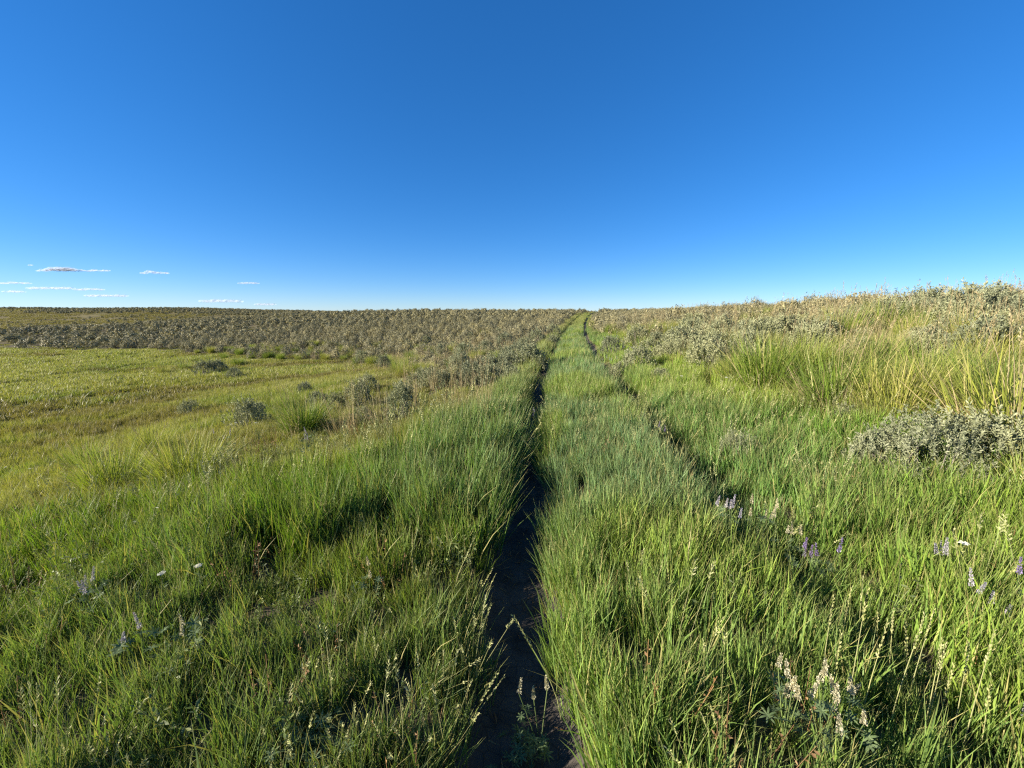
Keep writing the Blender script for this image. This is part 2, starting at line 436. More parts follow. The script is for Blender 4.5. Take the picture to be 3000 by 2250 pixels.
# ------------------------------------------------------------------ blades
def blades(mb, n, radius, hmin, hmax, width, lean=(.05, .35), bend=.35, levels=4, out=.0, rbias=.5, mi=0, rnd=None, zero=(0,0), dirbias=None, hs=1.0):
    r = radius * rng.random(n)**rbias; az = rng.random(n) * 2*math.pi
    bx, by = r*np.cos(az) + zero[0], r*np.sin(az) + zero[1]
    la = np.where(rng.random(n) < out, az + rng.normal(0, .5, n), rng.random(n) * 2*math.pi)
    if dirbias is not None:
        la = np.where(rng.random(n) < dirbias[1], dirbias[0] + rng.normal(0, .5, n), la)
    dx, dy = np.cos(la), np.sin(la)
    L = hmin + (hmax - hmin) * rng.random(n)**.8
    ln = lean[0] + (lean[1] - lean[0]) * rng.random(n)
    bd = bend * rng.random(n)**1.5
    wa = la + math.pi/2 + rng.normal(0, .7, n)
    wx, wy = np.cos(wa), np.sin(wa)
    w = width * (.45 + 1.1 * rng.random(n))
    rn = rng.random(n) if rnd is None else np.full(n, rnd)
    P = []; T = []
    ts = np.linspace(0, 1, levels)
    for k, t in enumerate(ts):
        hx = (ln * t + bd * t**2.2) * L * hs
        z = t * L * np.sqrt(np.maximum(1 - (ln + bd * t)**2 * .8, .12))
        cx, cy = bx + dx*hx, by + dy*hx
        if k < levels - 1:
            ww_ = w * (1 - .75 * t**2) * .5 * (.75 + .25 * min(1, t * 3))
            P += [np.stack([cx - wx*ww_, cy - wy*ww_, z], 1), np.stack([cx + wx*ww_, cy + wy*ww_, z], 1)]; T += [np.full(n, t)] * 2
        else:
            P.append(np.stack([cx, cy, z], 1)); T.append(np.full(n, t))
    V = np.stack(P, 1); m = V.shape[1]
    o = (np.arange(n) * m)[:, None]
    q = [np.array([2*k, 2*k+1, 2*k+3, 2*k+2]) for k in range(levels - 2)]
    Qf = np.concatenate([o + x[None] for x in q]) if q else None
    Tf = o + np.array([m-3, m-2, m-1])[None]
    mb.add(V.reshape(-1, 3), Tf, Qf, np.repeat(rn, m), np.stack(T, 1).ravel(), mi)

def tube(mb, pts, r0, r1, sides=4, rnd=.5, mi=0):
    pts = np.asarray(pts, float); k = len(pts)
    d = np.gradient(pts, axis=0); d /= np.linalg.norm(d, axis=1)[:, None] + 1e-9
    up = np.where(np.abs(d[:, 2:3]) > .9, np.array([[1., 0, 0]]), np.array([[0, 0, 1.]]))
    a_ = np.cross(d, up); a_ /= np.linalg.norm(a_, axis=1)[:, None] + 1e-9
    b_ = np.cross(d, a_)
    ang = np.arange(sides) * 2*math.pi/sides
    rad = np.linspace(r0, r1, k)
    V = pts[:, None] + rad[:, None, None] * (np.cos(ang)[None, :, None] * a_[:, None] + np.sin(ang)[None, :, None] * b_[:, None])
    i = np.arange(k * sides).reshape(k, sides)
    Q = np.stack([i[:-1], np.roll(i, -1, 1)[:-1], np.roll(i, -1, 1)[1:], i[1:]], -1).reshape(-1, 4)
    mb.add(V.reshape(-1, 3), None, Q, rnd, np.repeat(np.linspace(0, 1, k), sides), mi)

def leaves(mb, P, D, L, W, rnd, mi=0, fold=.15, nrm=None):
    """small diamond leaves at P pointing along D; arrays"""
    n = len(P); D = D / (np.linalg.norm(D, axis=1)[:, None] + 1e-9)
    s = np.cross(D, rng.normal(size=(n, 3)) if nrm is None else nrm); s /= np.linalg.norm(s, axis=1)[:, None] + 1e-9
    nn = np.cross(D, s)
    L = np.broadcast_to(np.asarray(L, float), (n,))[:, None]; W = np.broadcast_to(np.asarray(W, float), (n,))[:, None]
    a0 = P; a1 = P + D*L*.55 + s*W*.5 + nn*W*fold; a2 = P + D*L; a3 = P + D*L*.55 - s*W*.5 + nn*W*fold
    V = np.stack([a0, a1, a2, a3], 1).reshape(-1, 3)
    o = (np.arange(n)*4)[:, None]
    T = np.concatenate([o + np.array([0, 1, 2]), o + np.array([0, 2, 3])])
    mb.add(V, T, None, np.repeat(np.broadcast_to(rnd, (n,)), 4), np.tile([0, .5, 1, .5], n), mi)

def seed_head(mb, p, d, L, w, n=14, mi=0):
    """wheat-like spike: overlapping spikelets alternating along the axis"""
    d = np.asarray(d, float); d /= np.linalg.norm(d)
    s = np.cross(d, rng.normal(size=3)); s /= np.linalg.norm(s)
    for k in range(n):
        t = k / n
        side = s * (1 if k % 2 else -1)
        D = d * 1.0 + side * .24
        q = np.asarray(p) + d * L * t
        for e in range(2):
            leaves(mb, q[None], (D + rng.normal(0, .12, 3))[None], L/n*2.1, w * (1.0 - .5*t), rng.random(1), mi)

PROTO = []
def proto_coll(name, meshes):
    c = bpy.data.collections.new(name)
    for k, me in enumerate(meshes):
        c.objects.link(bpy.data.objects.new("%s_%02d" % (name, k), me))
    return c

def grass_clumps(name, n, nb, radius, hmin, hmax, width, heads=0, headlen=.08, straw=0, **kw):
    out = []
    for k in range(n):
        mb = MB()
        blades(mb, nb, radius, hmin, hmax, width, **kw)
        for j in range(heads):
            r = radius * .8 * math.sqrt(rng.random()); az = rng.random()*6.28; la = rng.random()*6.28
            hh = hmax * (1.0 + .25*rng.random()); ln = (.04 + .2*rng.random())*.4
            b0 = np.array([r*math.cos(az), r*math.sin(az), 0]); ax = np.array([math.cos(la)*ln, math.sin(la)*ln, 1])
            pts = np.array([b0 + ax*hh*t + np.array([math.cos(la), math.sin(la), 0])*.06*hh*t*t for t in (0, .5, 1)])
            tube(mb, pts, .0011*width/.006, .0008*width/.006, 3, .55, 1)
            seed_head(mb, pts[-1], pts[-1]-pts[-2], headlen*(.8+.5*rng.random()), .0075*width/.006, 12, 1)
        if straw: blades(mb, straw, radius, hmin*.8, hmax*1.05, width*.7, lean=(.05, .6), bend=.6, mi=2, hs=.4)
        out.append(mb.mesh(name + '_clump', [M_GRASS, M_SEED, M_STRAW]))
    return out

# geometry-nodes scatter: one instance per vertex of a point mesh
def scatter_tree(name, coll):
    ng = bpy.data.node_groups.new(name, 'GeometryNodeTree')
    ng.interface.new_socket('Geometry', in_out='INPUT', socket_type='NodeSocketGeometry')
    ng.interface.new_socket('Geometry', in_out='OUTPUT', socket_type='NodeSocketGeometry')
    gi = ng.nodes.new('NodeGroupInput'); go = ng.nodes.new('NodeGroupOutput')
    ci = ng.nodes.new('GeometryNodeCollectionInfo'); ci.inputs['Collection'].default_value = coll
    ci.inputs['Separate Children'].default_value = True; ci.inputs['Reset Children'].default_value = True
    ip = ng.nodes.new('GeometryNodeInstanceOnPoints'); ip.inputs['Pick Instance'].default_value = True
    def na(nm, t):
        q = ng.nodes.new('GeometryNodeInputNamedAttribute'); q.data_type = t; q.inputs['Name'].default_value = nm
        return [s for s in q.outputs if s.enabled and s.name == 'Attribute'][0]
    L = ng.links.new
    L(gi.outputs[0], ip.inputs['Points']); L(ci.outputs[0], ip.inputs['Instance'])
    L(na('idx', 'INT'), ip.inputs['Instance Index'])
    e = ng.nodes.new('FunctionNodeEulerToRotation'); L(na('rot', 'FLOAT_VECTOR'), e.inputs[0]); L(e.outputs[0], ip.inputs['Rotation'])
    L(na('scl', 'FLOAT_VECTOR'), ip.inputs['Scale'])
    L(ip.outputs[0], go.inputs[0])
    return ng
def scatter(name, coll, x, y, scl, tint=None, tilt=.08, sink=.01, label=None, cat=None, lean_dir=None, lean=0., dz=None):
    n = len(x); k = len(coll.objects)
    z = H(x, y) - sink + (0 if dz is None else dz)
    rz = rng.random(n) * 2*math.pi
    # lean the clump by LEAN towards LEAN_DIR (world), expressed as an Euler after the spin about Z
    tx = rng.normal(0, tilt, n); ty = rng.normal(0, tilt, n)
    if lean_dir is not None:
        ty = ty + np.sin(lean) * np.cos(lean_dir); tx = tx - np.sin(lean) * np.sin(lean_dir)
    # euler XYZ is applied X, then Y, then Z: bring the world tilt into the clump's own frame
    c, s = np.cos(-rz), np.sin(-rz)
    lx = c*tx - s*ty; ly = s*tx + c*ty
    rot = np.stack([lx, ly, rz], 1)
    scl = np.asarray(scl, float)
    if scl.ndim == 1: scl = np.stack([scl, scl, scl], 1)
    at_ = {'idx': rng.integers(0, k, n).astype(np.int32), 'rot': rot, 'scl': scl}
    if tint is not None: at_['tint'] = tint
    me = mesh_np(name, np.stack([x, y, z], 1), [], [], at_)
    o = obj(name, me)
    md = o.modifiers.new('scatter', 'NODES'); md.node_group = scatter_tree(name + '_scatter', coll)
    tag(o, label, cat, kind='stuff')
    return o

AZ = R(63)
def ring(r0, r1, density, az=AZ):
    n = int(density * (r1*r1 - r0*r0) * az)
    r = np.sqrt(rng.random(n) * (r1*r1 - r0*r0) + r0*r0); a_ = (rng.random(n)*2 - 1) * az
    return r*np.sin(a_), r*np.cos(a_)
def polyline(P, y):
    P = np.asarray(P, float); return np.interp(y, P[:, 1], P[:, 0])

# clump library -----------------------------------------------------
near = proto_coll('near_grass', grass_clumps('near_grass', 10, 62, .09, .45, 1.0, .0056, lean=(.01, .22), bend=.3, levels=4, hs=.4))
near_h = proto_coll('near_headed', grass_clumps('near_headed', 6, 30, .08, .5, .95, .0062, heads=3, headlen=.2, lean=(.02, .3), bend=.3, hs=.4))
midg = proto_coll('mid_grass', grass_clumps('mid_grass', 6, 60, .16, .5, 1.0, .0115, lean=(.02, .3), bend=.3, levels=3, straw=1, hs=.4))
farg = proto_coll('far_grass', grass_clumps('far_grass', 5, 80, .42, .5, 1.0, .03, lean=(.05, .45), bend=.4, levels=3, straw=3, hs=.4))
# blade heights above are for a clump of height 1: scale gives metres (radius scales separately)

def tintmix(x, y, zones):
    """zones: list of (weight array, colour)"""
    W = np.stack([z[0] for z in zones], 1); W = W / (W.sum(1, keepdims=True) + 1e-9)
    C = np.array([z[1] for z in zones]); return W @ C

BLUE = (.14, .235, .095); LUSH = (.11, .22, .02); BRIGHT = (.23, .32, .035); OLIVE = (.225, .235, .055); MOSS = (.14, .185, .03); BROWN = (.115, .085, .034); YELL = (.3, .315, .105); GREY = (.17, .175, .09)
def grass_style(x, y):
    """height in metres and tint of the grass at x, y"""
    u = x - xc(y); r = np.hypot(x, y)
    sd = sdist_poly(x, y, MEADOW)
    n1 = fbm(x / 1.1, y / 1.1, 21); n2 = fbm(x / 3.5, y / 3.5, 22); n3 = fbm(x / 9, y / 4, 23)
    mead = 1 - sstep(-1.2, .6, sd)
    strip = 1 - sstep(.75, 1.0, np.abs(u))
    lbank = sstep(-.75, -1.05, u) * (1 - sstep(-2.4, -4.2, u))
    right = sstep(.95, 1.2, u)
    sh_ = np.maximum(sstep(-2.1, -2.8, u) * sstep(3.7, 4.6, y), sstep(4.8, 7.5, y) * sstep(-1.5, -2.2, u))
    z = [
      (strip * 1.6 + .01, BLUE),
      (strip * sstep(.52, .62, n1) * 2, BRIGHT),
      (lbank * sstep(.42, .55, n2) * 1.3, BLUE), (lbank * sstep(-2.6, -1.6, u) * sstep(2.2, 3, y) * 2.2, BLUE), (lbank * sstep(.5, .35, n2) * 1.1, LUSH),
      (lbank * sstep(6, 10, r) * 3, OLIVE),
      (right * sstep(.4, .6, n2) * 1.5, BRIGHT), (right * sstep(.55, .35, n2), LUSH), (right * sstep(3, 0.8, u) * 1.2, BLUE),
      (right * sstep(2.4, 4.5, u) * sstep(.4, .6, n1) * 4, YELL), (right * sstep(4, 7, u) * 2, GREY),
      ((1 - mead) * sstep(-2.2, -4.5, u) * sstep(9, 5, r) * .7, LUSH), ((1 - mead) * sstep(-2.2, -4.0, u) * .8, MOSS),
      (sstep(3.4, 2.4, r) * sstep(-.8, -1.2, u) * 1.6, MOSS),
      (mead * 2.2, OLIVE), (mead * sstep(.48, .58, n3) * 5, YELL), (mead * sstep(.41, .33, n3) * 4, BROWN), (mead * sstep(.6, .75, n2) * 1.5, LUSH),
      (sh_ * 3 * (1 - mead), OLIVE), (sh_ * 4 * sstep(.45, .6, n1) * (1 - mead), BROWN), (sh_ * 3 * sstep(.5, .35, n2) * (1 - mead), YELL),
      (strip * sstep(30, 55, y) * 3, OLIVE), (strip * sstep(3.2, 1.6, y) * 1.5, BRIGHT), (right * sstep(3.2, 1.6, y) * 2, BRIGHT),
      (sstep(20, 45, r) * sstep(0.5, 3, sd) * (np.abs(u) > 1.2) * 4, YELL), (sstep(25, 45, r) * sstep(0.5, 3, sd) * (np.abs(u) > 1.2) * 4, BROWN),
    ]
    tint = tintmix(x, y, z) * (1 + np.where(mead > .5, .16, .4) * (rng.random(len(x)) - .5))[:, None]
    h = .33 + .16 * n1 - .05
    h = h * (1 - .12 * strip)
    tall = lbank * sstep(2.0, 2.7, y) * sstep(6.8, 4.8, y)
    h = h + .16 * tall
    low = (1 - np.exp(-((u + 1.15) / .28)**2)) * sstep(-.75, -1.0, u) * sstep(2.6, 1.9, y + .25 * (x + 1.2))
    h = h * (1 - .32 * low)
    h = h * (1 - .25 * np.exp(-((u + 1.22) / .3)**2) * sstep(2.5, 1.9, y)) * (1 + .3 * np.exp(-((u - .45) / .2)**2) * sstep(2.6, 3.4, y) * sstep(40, 30, y)) * (1 + .45 * np.exp(-((u + 1.35) / .25)**2) * sstep(6, 8, y))
    sh_ = np.maximum(sstep(-2.1, -2.8, u) * sstep(3.7, 4.6, y), sstep(4.8, 7.5, y) * sstep(-1.5, -2.2, u))
    h = h * (1 - .58 * sh_) * (1 - .3 * sstep(8, 13, y) * (u > 1.1))
    h = h * (1 - mead) + mead * (.16 + .12 * n1 + .2 * n3)
    h = h + .12 * sstep(2.2, 4, u) * sstep(.45, .65, n2)
    return h, tint

HOLLOW = [(2385,1700,.26),(2190,1530,.22),(2115,1455,.2),(2000,1345,.3),(1240,1640,.2),(1150,1640,.16),(2640,2010,.14),(2760,2090,.12)]
HOLLOW = [(*at(a_, b_), r_) for a_, b_, r_ in HOLLOW]
def no_rut(x, y, s=1.0):
    """True where grass may stand: off the bare wheel ruts, thinner along the right rut"""
    u = x - xc(y)
    r = np.hypot(x, y)
    j = (fbm(x * 3.2, y * 3.2, 77) - .5) * .26
    l = np.abs(u + GAUGE) < (.195 + j + .045 * sstep(4.2, 2.4, y) + .03 * sstep(7, 10, r)) * s
    gap = fbm(x * .5, y * .42, 55)
    rr_ = (np.abs(u - GAUGE) < (.20 + j + .07 * sstep(8, 11, r)) * s) & ((gap > .45) | (r > 11)) & (r > 3.1)
    return ~(l | rr_)

def make_grass(r0, r1, dens, coll, name, wide, label, keep=None, sink=.02):
    x, y = ring(r0, r1, dens)
    ok = no_rut(x, y) & (np.hypot(x, y) > .55)
    if keep is not None: ok &= keep(x, y)
    for a_, b_, c_ in PLACED:
        if math.hypot(a_, b_) < r1 + 1: ok &= (x-a_)**2 + (y-b_)**2 > (c_*(.45 if math.hypot(a_, b_) < 5 else .65))**2
    x, y = x[ok], y[ok]
    h, t = grass_style(x, y)
    wv = np.where(sdist_poly(x, y, MEADOW) < 0, .3, .6)
    h = h * (1 - wv / 2 + wv * rng.random(len(x)))
    short = fbm(x / .3, y / .3, 141) < .33
    for a_, b_, r_ in HOLLOW: short |= (x - a_)**2 + (y - b_)**2 < r_**2
    h = np.where(short, h * .6, h)
    u = x - xc(y)
    # blades hang over the ruts from both sides, elsewhere lean at random
    near_l = (np.abs(u + GAUGE) < .55)
    ld = np.where(u + GAUGE < 0, 0.0, math.pi); 
    lean = np.where(near_l, np.where(y < 3.2, .14, .18), .0)
    s = np.stack([np.full(len(x), wide)*(.8+.4*rng.random(len(x))), np.full(len(x), wide)*(.8+.4*rng.random(len(x))), h], 1)
    s[:, :2] *= np.clip(h / .38, .7, 1.3)[:, None]
    return scatter(name, coll, x, y, s, t, .1, sink, label, 'grass', ld, lean)

# ------------------------------------------------------------------ sagebrush
def sage_meshes(shoots, nleaf, leafL, leafW, seed_, stems=14, near=True):
    """unit bush about 1 m tall and 1.25 m wide: woody stems and many leafy upright shoots"""
    st = MB(); fo = MB()
    lob = [(rng.random()*6.28, .25 + .3*rng.random(), .75 + .3*rng.random()) for _ in range(6)]
    tips = []
    gaps = [(rng.random()*6.28, .25 + .35*rng.random(), .7 + .6*rng.random()) for _ in range(5)]
    for k in range(shoots):
        az = rng.random()*6.28; el = math.asin(rng.random()**.75)          # dome
        if any(abs((az - ga + math.pi) % (2*math.pi) - math.pi) < gw and el < ge for ga, gw, ge in gaps) and rng.random() < .8: continue
        rr_ = .62 * (.72 + .28*rng.random())
        bump_ = 1 + (.22 if near else .4)*sum(math.cos(az*q + a_) * h_ * .5 for q, (a_, h_, _) in enumerate(lob, 1))
        p = np.array([math.cos(az)*math.cos(el)*rr_*bump_, math.sin(az)*math.cos(el)*rr_*bump_, .12 + .72*math.sin(el)*bump_*(.8+.3*rng.random())])
        d = np.array([p[0]*.5, p[1]*.5, .8]) + rng.normal(0, .17, 3); d /= np.linalg.norm(d)
        L = (.16 + .24*rng.random()**1.5) * (1 if near else 1.1)
        base = p - d*L*.6
        t = np.sort(rng.random(nleaf))
        P = base + d*(L*t)[:, None]
        sh = rng.random()
        if not near:
            o_ = np.array([p[0], p[1], p[2] - .25]); o_ /= np.linalg.norm(o_)
            nv = o_[None] + rng.normal(0, .45, (nleaf, 3)); nv /= np.linalg.norm(nv, axis=1)[:, None]
            dd = np.array([0, 0, 1.])[None] + rng.normal(0, .5, (nleaf, 3)); dd -= nv * (dd*nv).sum(1)[:, None]
            leaves(fo, P, dd, leafL*(.7+.6*rng.random(nleaf)), leafW*(.7+.6*rng.random(nleaf)), np.clip(sh*.6 + .4*rng.random(nleaf), 0, 1), 0, 0, nv)
            tips.append(base); continue
        D = d[None]*.8 + rng.normal(0, .55, (nleaf, 3))
        leaves(fo, P, D, leafL*(.7+.6*rng.random(nleaf)), leafW*(.7+.6*rng.random(nleaf)), np.clip(sh*.6 + .4*rng.random(nleaf), 0, 1))
        tips.append(base)
    for k in range(stems):
        e = tips[rng.integers(len(tips))]
        b0 = np.array([rng.normal(0, .04), rng.normal(0, .04), -.03])
        m_ = b0*.5 + e*.5 + rng.normal(0, .06, 3); m_[2] = max(m_[2]*.8, .04)
        tube(st, [b0, m_*.5 + b0*.5, m_, e], .022, .006, 4, rng.random())
    return st, fo
SAGE = []
for k in range(5):
    st, fo = sage_meshes(320, 30, .038, .0125, k, 24)
    SAGE.append((st.mesh('sage_stems', [M_BARK]), fo.mesh('sage_foliage', [M_SAGE])))
SAGE_B = []
for k in range(4):
    st, fo = sage_meshes(260, 24, .06, .02, k, 14)
    SAGE_B.append((st.mesh('sage_stems', [M_BARK]), fo.mesh('sage_foliage', [M_SAGE])))
SAGE_MID = []
for k in range(6):
    st, fo = sage_meshes(150, 12, .085, .036, k, stems=12, near=False)
    V0 = MB()
    for a_, mi in ((fo, 0), (st, 1)):
        off = 0
        vs = np.concatenate(a_.V); V0.V.append(vs); V0.rnd.append(np.concatenate(a_.rnd)); V0.t.append(np.concatenate(a_.t))
        if a_.T: tt = np.concatenate(a_.T); V0.T.append(tt + V0.n); V0.tm.append(np.full(len(tt), mi))
        if a_.Q: qq = np.concatenate(a_.Q); V0.Q.append(qq + V0.n); V0.qm.append(np.full(len(qq), mi))
        V0.n += len(vs)
    SAGE_MID.append(V0.mesh('sage_bush', [M_SAGE_FAR, M_BARK]))
SAGE_FAR = []
for k in range(5):
    st, fo = sage_meshes(90, 6, .16, .085, k, stems=3, near=False)
    SAGE_FAR.append(fo.mesh('far_sage', [M_SAGE_FAR]))

LANDMARKS = []; USED = set()
PLACED = []   # x, y, radius of big plants
def sage_near(x, y, h, label, wid=1.0, group=None, k=None):
    lib = SAGE if math.hypot(x, y) < 4.6 else SAGE_B
    k = rng.integers(len(lib))
    o = bpy.data.objects.new('sagebrush', None); COL.objects.link(o)
    o.location = (x, y, float(H(x, y)) - .02)
    o.rotation_euler = (rng.normal(0, .05), rng.normal(0, .05), rng.random()*6.28)
    o.scale = (h*wid, h*wid, h)
    tag(o, label, 'shrub', group)
    a_ = obj('stems', lib[k][0], o)
    b_ = obj('foliage', lib[k][1], o); b_['kind'] = 'stuff'
    PLACED.append((x, y, h*wid*.62))
    return o

# named bushes: pixel of the foot in the photograph, height in pixels, width factor, label
NAMED_SAGE = [
 (2690,1425,190,1.0,'grey green sagebrush with upright leafy shoots and dark gaps on the right bank'),
 (2860,1395,165,1.0,'grey green sagebrush with dark woody base below the large leaning bunchgrass'),
 (2560,1400,120,.9,'pale low sagebrush on the left flank of the right bank sagebrush cluster'),
 (2480,1255,60,.9,'small silvery sagebrush in front of the dark hollow of a bunchgrass'),
 (2160,1375,100,.8,'small thin sagebrush in bright grass right of the right rut'),
 (2075,1098,78,1.0,'rounded grey sagebrush at the edge of the green grass on the right bank'),
 (1935,1125,42,.9,'small isolated sagebrush ball standing in green grass right of the track'),
 (2030,985,60,1.0,'dark purplish sagebrush behind green bunchgrass on the right bank'),
 (2300,1010,75,1.0,'dark hollow sagebrush behind the top of the tall green bunchgrass'),
 (1870,1085,60,1.1,'grey sagebrush sprawling beside the right rut in the middle distance'),
 (1810,1115,45,1.0,'low sagebrush touching the right rut, dark on its right side'),
 (1865,1020,55,1.0,'dark sagebrush above the lupine patch right of the track'),
 (730,1270,75,.85,'grey sagebrush with pale left side standing beside the bright green tussock'),
 (1178,1228,78,.8,'round silvery sagebrush with dark right side on the left slope'),
 (1050,1195,62,.9,'grey sagebrush with sparse brown twigs left of the round silvery one'),
 (985,1210,45,.8,'small grey sagebrush low in the grass between tussock and twiggy bush'),
 (1390,1130,75,1.2,'large pale grey sagebrush on the left slope with a dark core'),
 (1435,1095,55,1.0,'blue green dark sagebrush at the right end of the pale one'),
 (1365,1060,65,1.1,'grey sagebrush uphill of the large pale sagebrush'),
 (1290,1055,48,1.0,'round dark sagebrush near the top of the left grass slope'),
 (1065,1065,48,1.1,'low round sagebrush on the upper edge of the meadow slope'),
 (605,1100,32,1.0,'pale round sagebrush in front of the yellow grass clump in the meadow'),
 (640,1095,30,1.0,'grey sagebrush right of the pale round one in the meadow'),
 (690,1110,25,1.0,'small lone sagebrush at the right end of the meadow clump'),
 (1545,1085,85,1.2,'broad sagebrush overhanging the left rut in the middle distance'),
 (1480,1020,55,1.2,'brownish sagebrush on the crest of the left bank'),
 (1570,1010,50,1.1,'dark sagebrush crowding the left rut farther up the track'),
 (1620,985,38,1.2,'silvery sagebrush leaning over the left rut near the hill top'),
]
def place_words(x, y, what, sizes):
    """a label that says where a plant stands relative to the nearest plants with a look of their own"""
    d = sorted((math.hypot(x-a_, y-b_), a_, b_, n_) for a_, b_, n_ in LANDMARKS)
    for dist, a_, b_, n_ in d[:14]:
        dx, dy = x - a_, y - b_
        # seen from the camera: sideways and depth components
        r_ = math.hypot(a_, b_); side = (dx*b_ - dy*a_) / r_; deep = (dx*a_ + dy*b_) / r_
        where = ('right of' if side > 0 else 'left of') if abs(side) > abs(deep) else ('behind' if deep > 0 else 'in front of')
        near_ = 'close' if dist < 1.3 else 'a few steps' if dist < 3.5 else 'well' if dist < 9 else 'far'
        for sz in sizes:
            lab = '%s %s %s %s %s' % (sz, what, near_, where, n_)
            if lab not in USED and len(lab.split()) <= 16:
                USED.add(lab); return lab
    return None
SAGE_SHORT = ['the dark gapped sagebrush on the right bank','the sagebrush below the largest leaning bunchgrass','the pale low sagebrush on the right bank','the silvery sagebrush by the bunchgrass hollow','the thin sagebrush in bright grass','the rounded sagebrush above the bright grass','the isolated sagebrush ball','the purplish sagebrush','the hollow sagebrush behind tall bunchgrass','the sprawling sagebrush by the right rut','the low sagebrush touching the right rut','the dark sagebrush above the lupines','the pale sided sagebrush by the green tussock','the round silvery sagebrush','the twiggy brown sagebrush','the smallest sagebrush near the green tussock','the large pale sagebrush on the left slope','the blue green sagebrush','the sagebrush uphill of the pale one','the round dark sagebrush near the slope top','the low sagebrush on the upper meadow edge','the pale round meadow sagebrush','the grey meadow sagebrush','the lone small meadow sagebrush','the broad sagebrush overhanging the left rut','the brownish sagebrush on the left bank','the dark sagebrush crowding the left rut','the silvery sagebrush near the hill top']
for (px, py, hp, wf, lab), short in zip(NAMED_SAGE, SAGE_SHORT):
    x, y = at(px, py); sage_near(x, y, min(size_at(x, y, hp) * (1.5 if px < 1300 else 1.0 if px < 1700 else 1.3), 1.0), lab, wf); LANDMARKS.append((x, y, short))

MORE_SAGE = [(1250,1010,35),(1330,1030,45),(1420,1040,50),(1480,1075,52),(1520,1050,55),(1350,1100,58),(1440,1130,52),(1120,1080,40),(930,1195,38),(760,1225,38),(1080,1150,42),(1220,1140,38),(1300,1140,42),(560,1215,36),(1500,1130,45),(1540,1030,48),(1380,1000,38),(1460,985,36),(1060,1240,42),(890,1160,32),(1620,1020,40),(1790,1040,45),(1900,1060,50),(1990,1060,55),(2210,1030,55)]
for px, py, hp in MORE_SAGE:
    x, y = at(px, py); h_ = min(size_at(x, y, hp) * 1.4, .8)
    sage_near(x, y, h_, place_words(x, y, 'sagebrush', ['small rounded grey green' if h_ < .45 else 'rounded grey green']) or 'rounded grey green sagebrush on the grassy slope left of the track', 1.0, 'scattered sagebrush on the slopes beside the track')
# random sagebrush over the hills
def sage_density(x, y):
    u = x - xc(y); sd = sdist_poly(x, y, MEADOW); r = np.hypot(x, y)
    d = np.zeros_like(x)
    d = np.maximum(d, sstep(4.2, 6.5, u) * (u > 0) * .95)
    d = np.maximum(d, sstep(2.2, 3.6, u) * sstep(7, 11, y) * .75)
    d = np.maximum(d, sstep(1.7, 2.4, u) * sstep(22, 34, y) * .8)
    d = np.maximum(d, (u < -1.6) * sstep(.8, 6, sd) * np.maximum(sstep(34, 46, y), .45 * sstep(26, 34, y)))
    d = np.maximum(d, (u < -1.8) * sstep(.6, 2.0, sd) * sstep(9, 14, y) * .3)
    d = np.where((u > 0) & (y < 45), d * (.25 + .75 * sstep(.38, .58, fbm(x / 2.6, y / 2.6, 71))), d)
    far_slope = cover(x, y)[2]
    ridge_top = sstep(175, 195, y) 
    d = d * (1 - far_slope * .93 * (1 - ridge_top))
    d = d * (.55 + .9 * fbm(x / 6, y / 6, 61)) 
    d = d * (np.abs(u) > 1.75)
    return np.clip(d, 0, 1)
n = 95000
rS = np.sqrt(rng.random(n) * (235.**2 - 5.5**2) + 5.5**2); rS = np.where(rng.random(n) < .35, 5.5 + 60*rng.random(n), rS); aS = (rng.random(n)*2 - 1) * R(60)
xs, ys = rS*np.sin(aS), rS*np.cos(aS)
keepp = rng.random(n) < sage_density(xs, ys)
xs, ys = xs[keepp], ys[keepp]
# even spacing by a cell grid (cell grows with distance)
rs = np.hypot(xs, ys)
hs_ = np.where((xs - xc(ys) < 0) & (ys < 26), .75, 1) * (.4 + .5 * rng.random(len(xs))**1.3) * (.8 + .4 * fbm(xs / 5, ys / 5, 15)) * np.where(rs > 26, 1.15, 1)
cell = {}
sel = []
for i_ in np.argsort(rs):
    c_ = .74 if rs[i_] < 26 else 1.02 if rs[i_] < 75 else 1.2
    key = (int(math.floor(xs[i_]/c_)), int(math.floor(ys[i_]/c_)), c_)
    if key in cell: continue
    if any((xs[i_]-a_)**2 + (ys[i_]-b_)**2 < (c2*.9)**2 for a_, b_, c2 in PLACED): continue
    cell[key] = 1; sel.append(i_)
sel = np.array(sel); xs, ys, hs_, rs = xs[sel], ys[sel], hs_[sel], rs[sel]
big = np.argsort(-(hs_ / ys))
inview = np.abs(xs / ys) < 1.31
order = [k for k in big if inview[k]][:300 - len(NAMED_SAGE) - len(MORE_SAGE)]
single = set(order)
def sage_zone(x, y):
    u = x - xc(y)
    if u > 0:
        if y < 14: return 'grey green sagebrush crowding the top of the right bank', 'sagebrush along the top of the right bank'
        if y < 35: return 'grey sagebrush on the slope right of the track', 'sagebrush right of the track'
        return 'far sagebrush near the skyline right of the track', 'sagebrush near the skyline right of the track'
    if y < 40 and u > -12: return 'grey sagebrush on the slope left of the track above the meadow', 'sagebrush left of the track'
    return 'grey sagebrush among many on the hill behind the meadow', 'sagebrush on the hill behind the meadow'
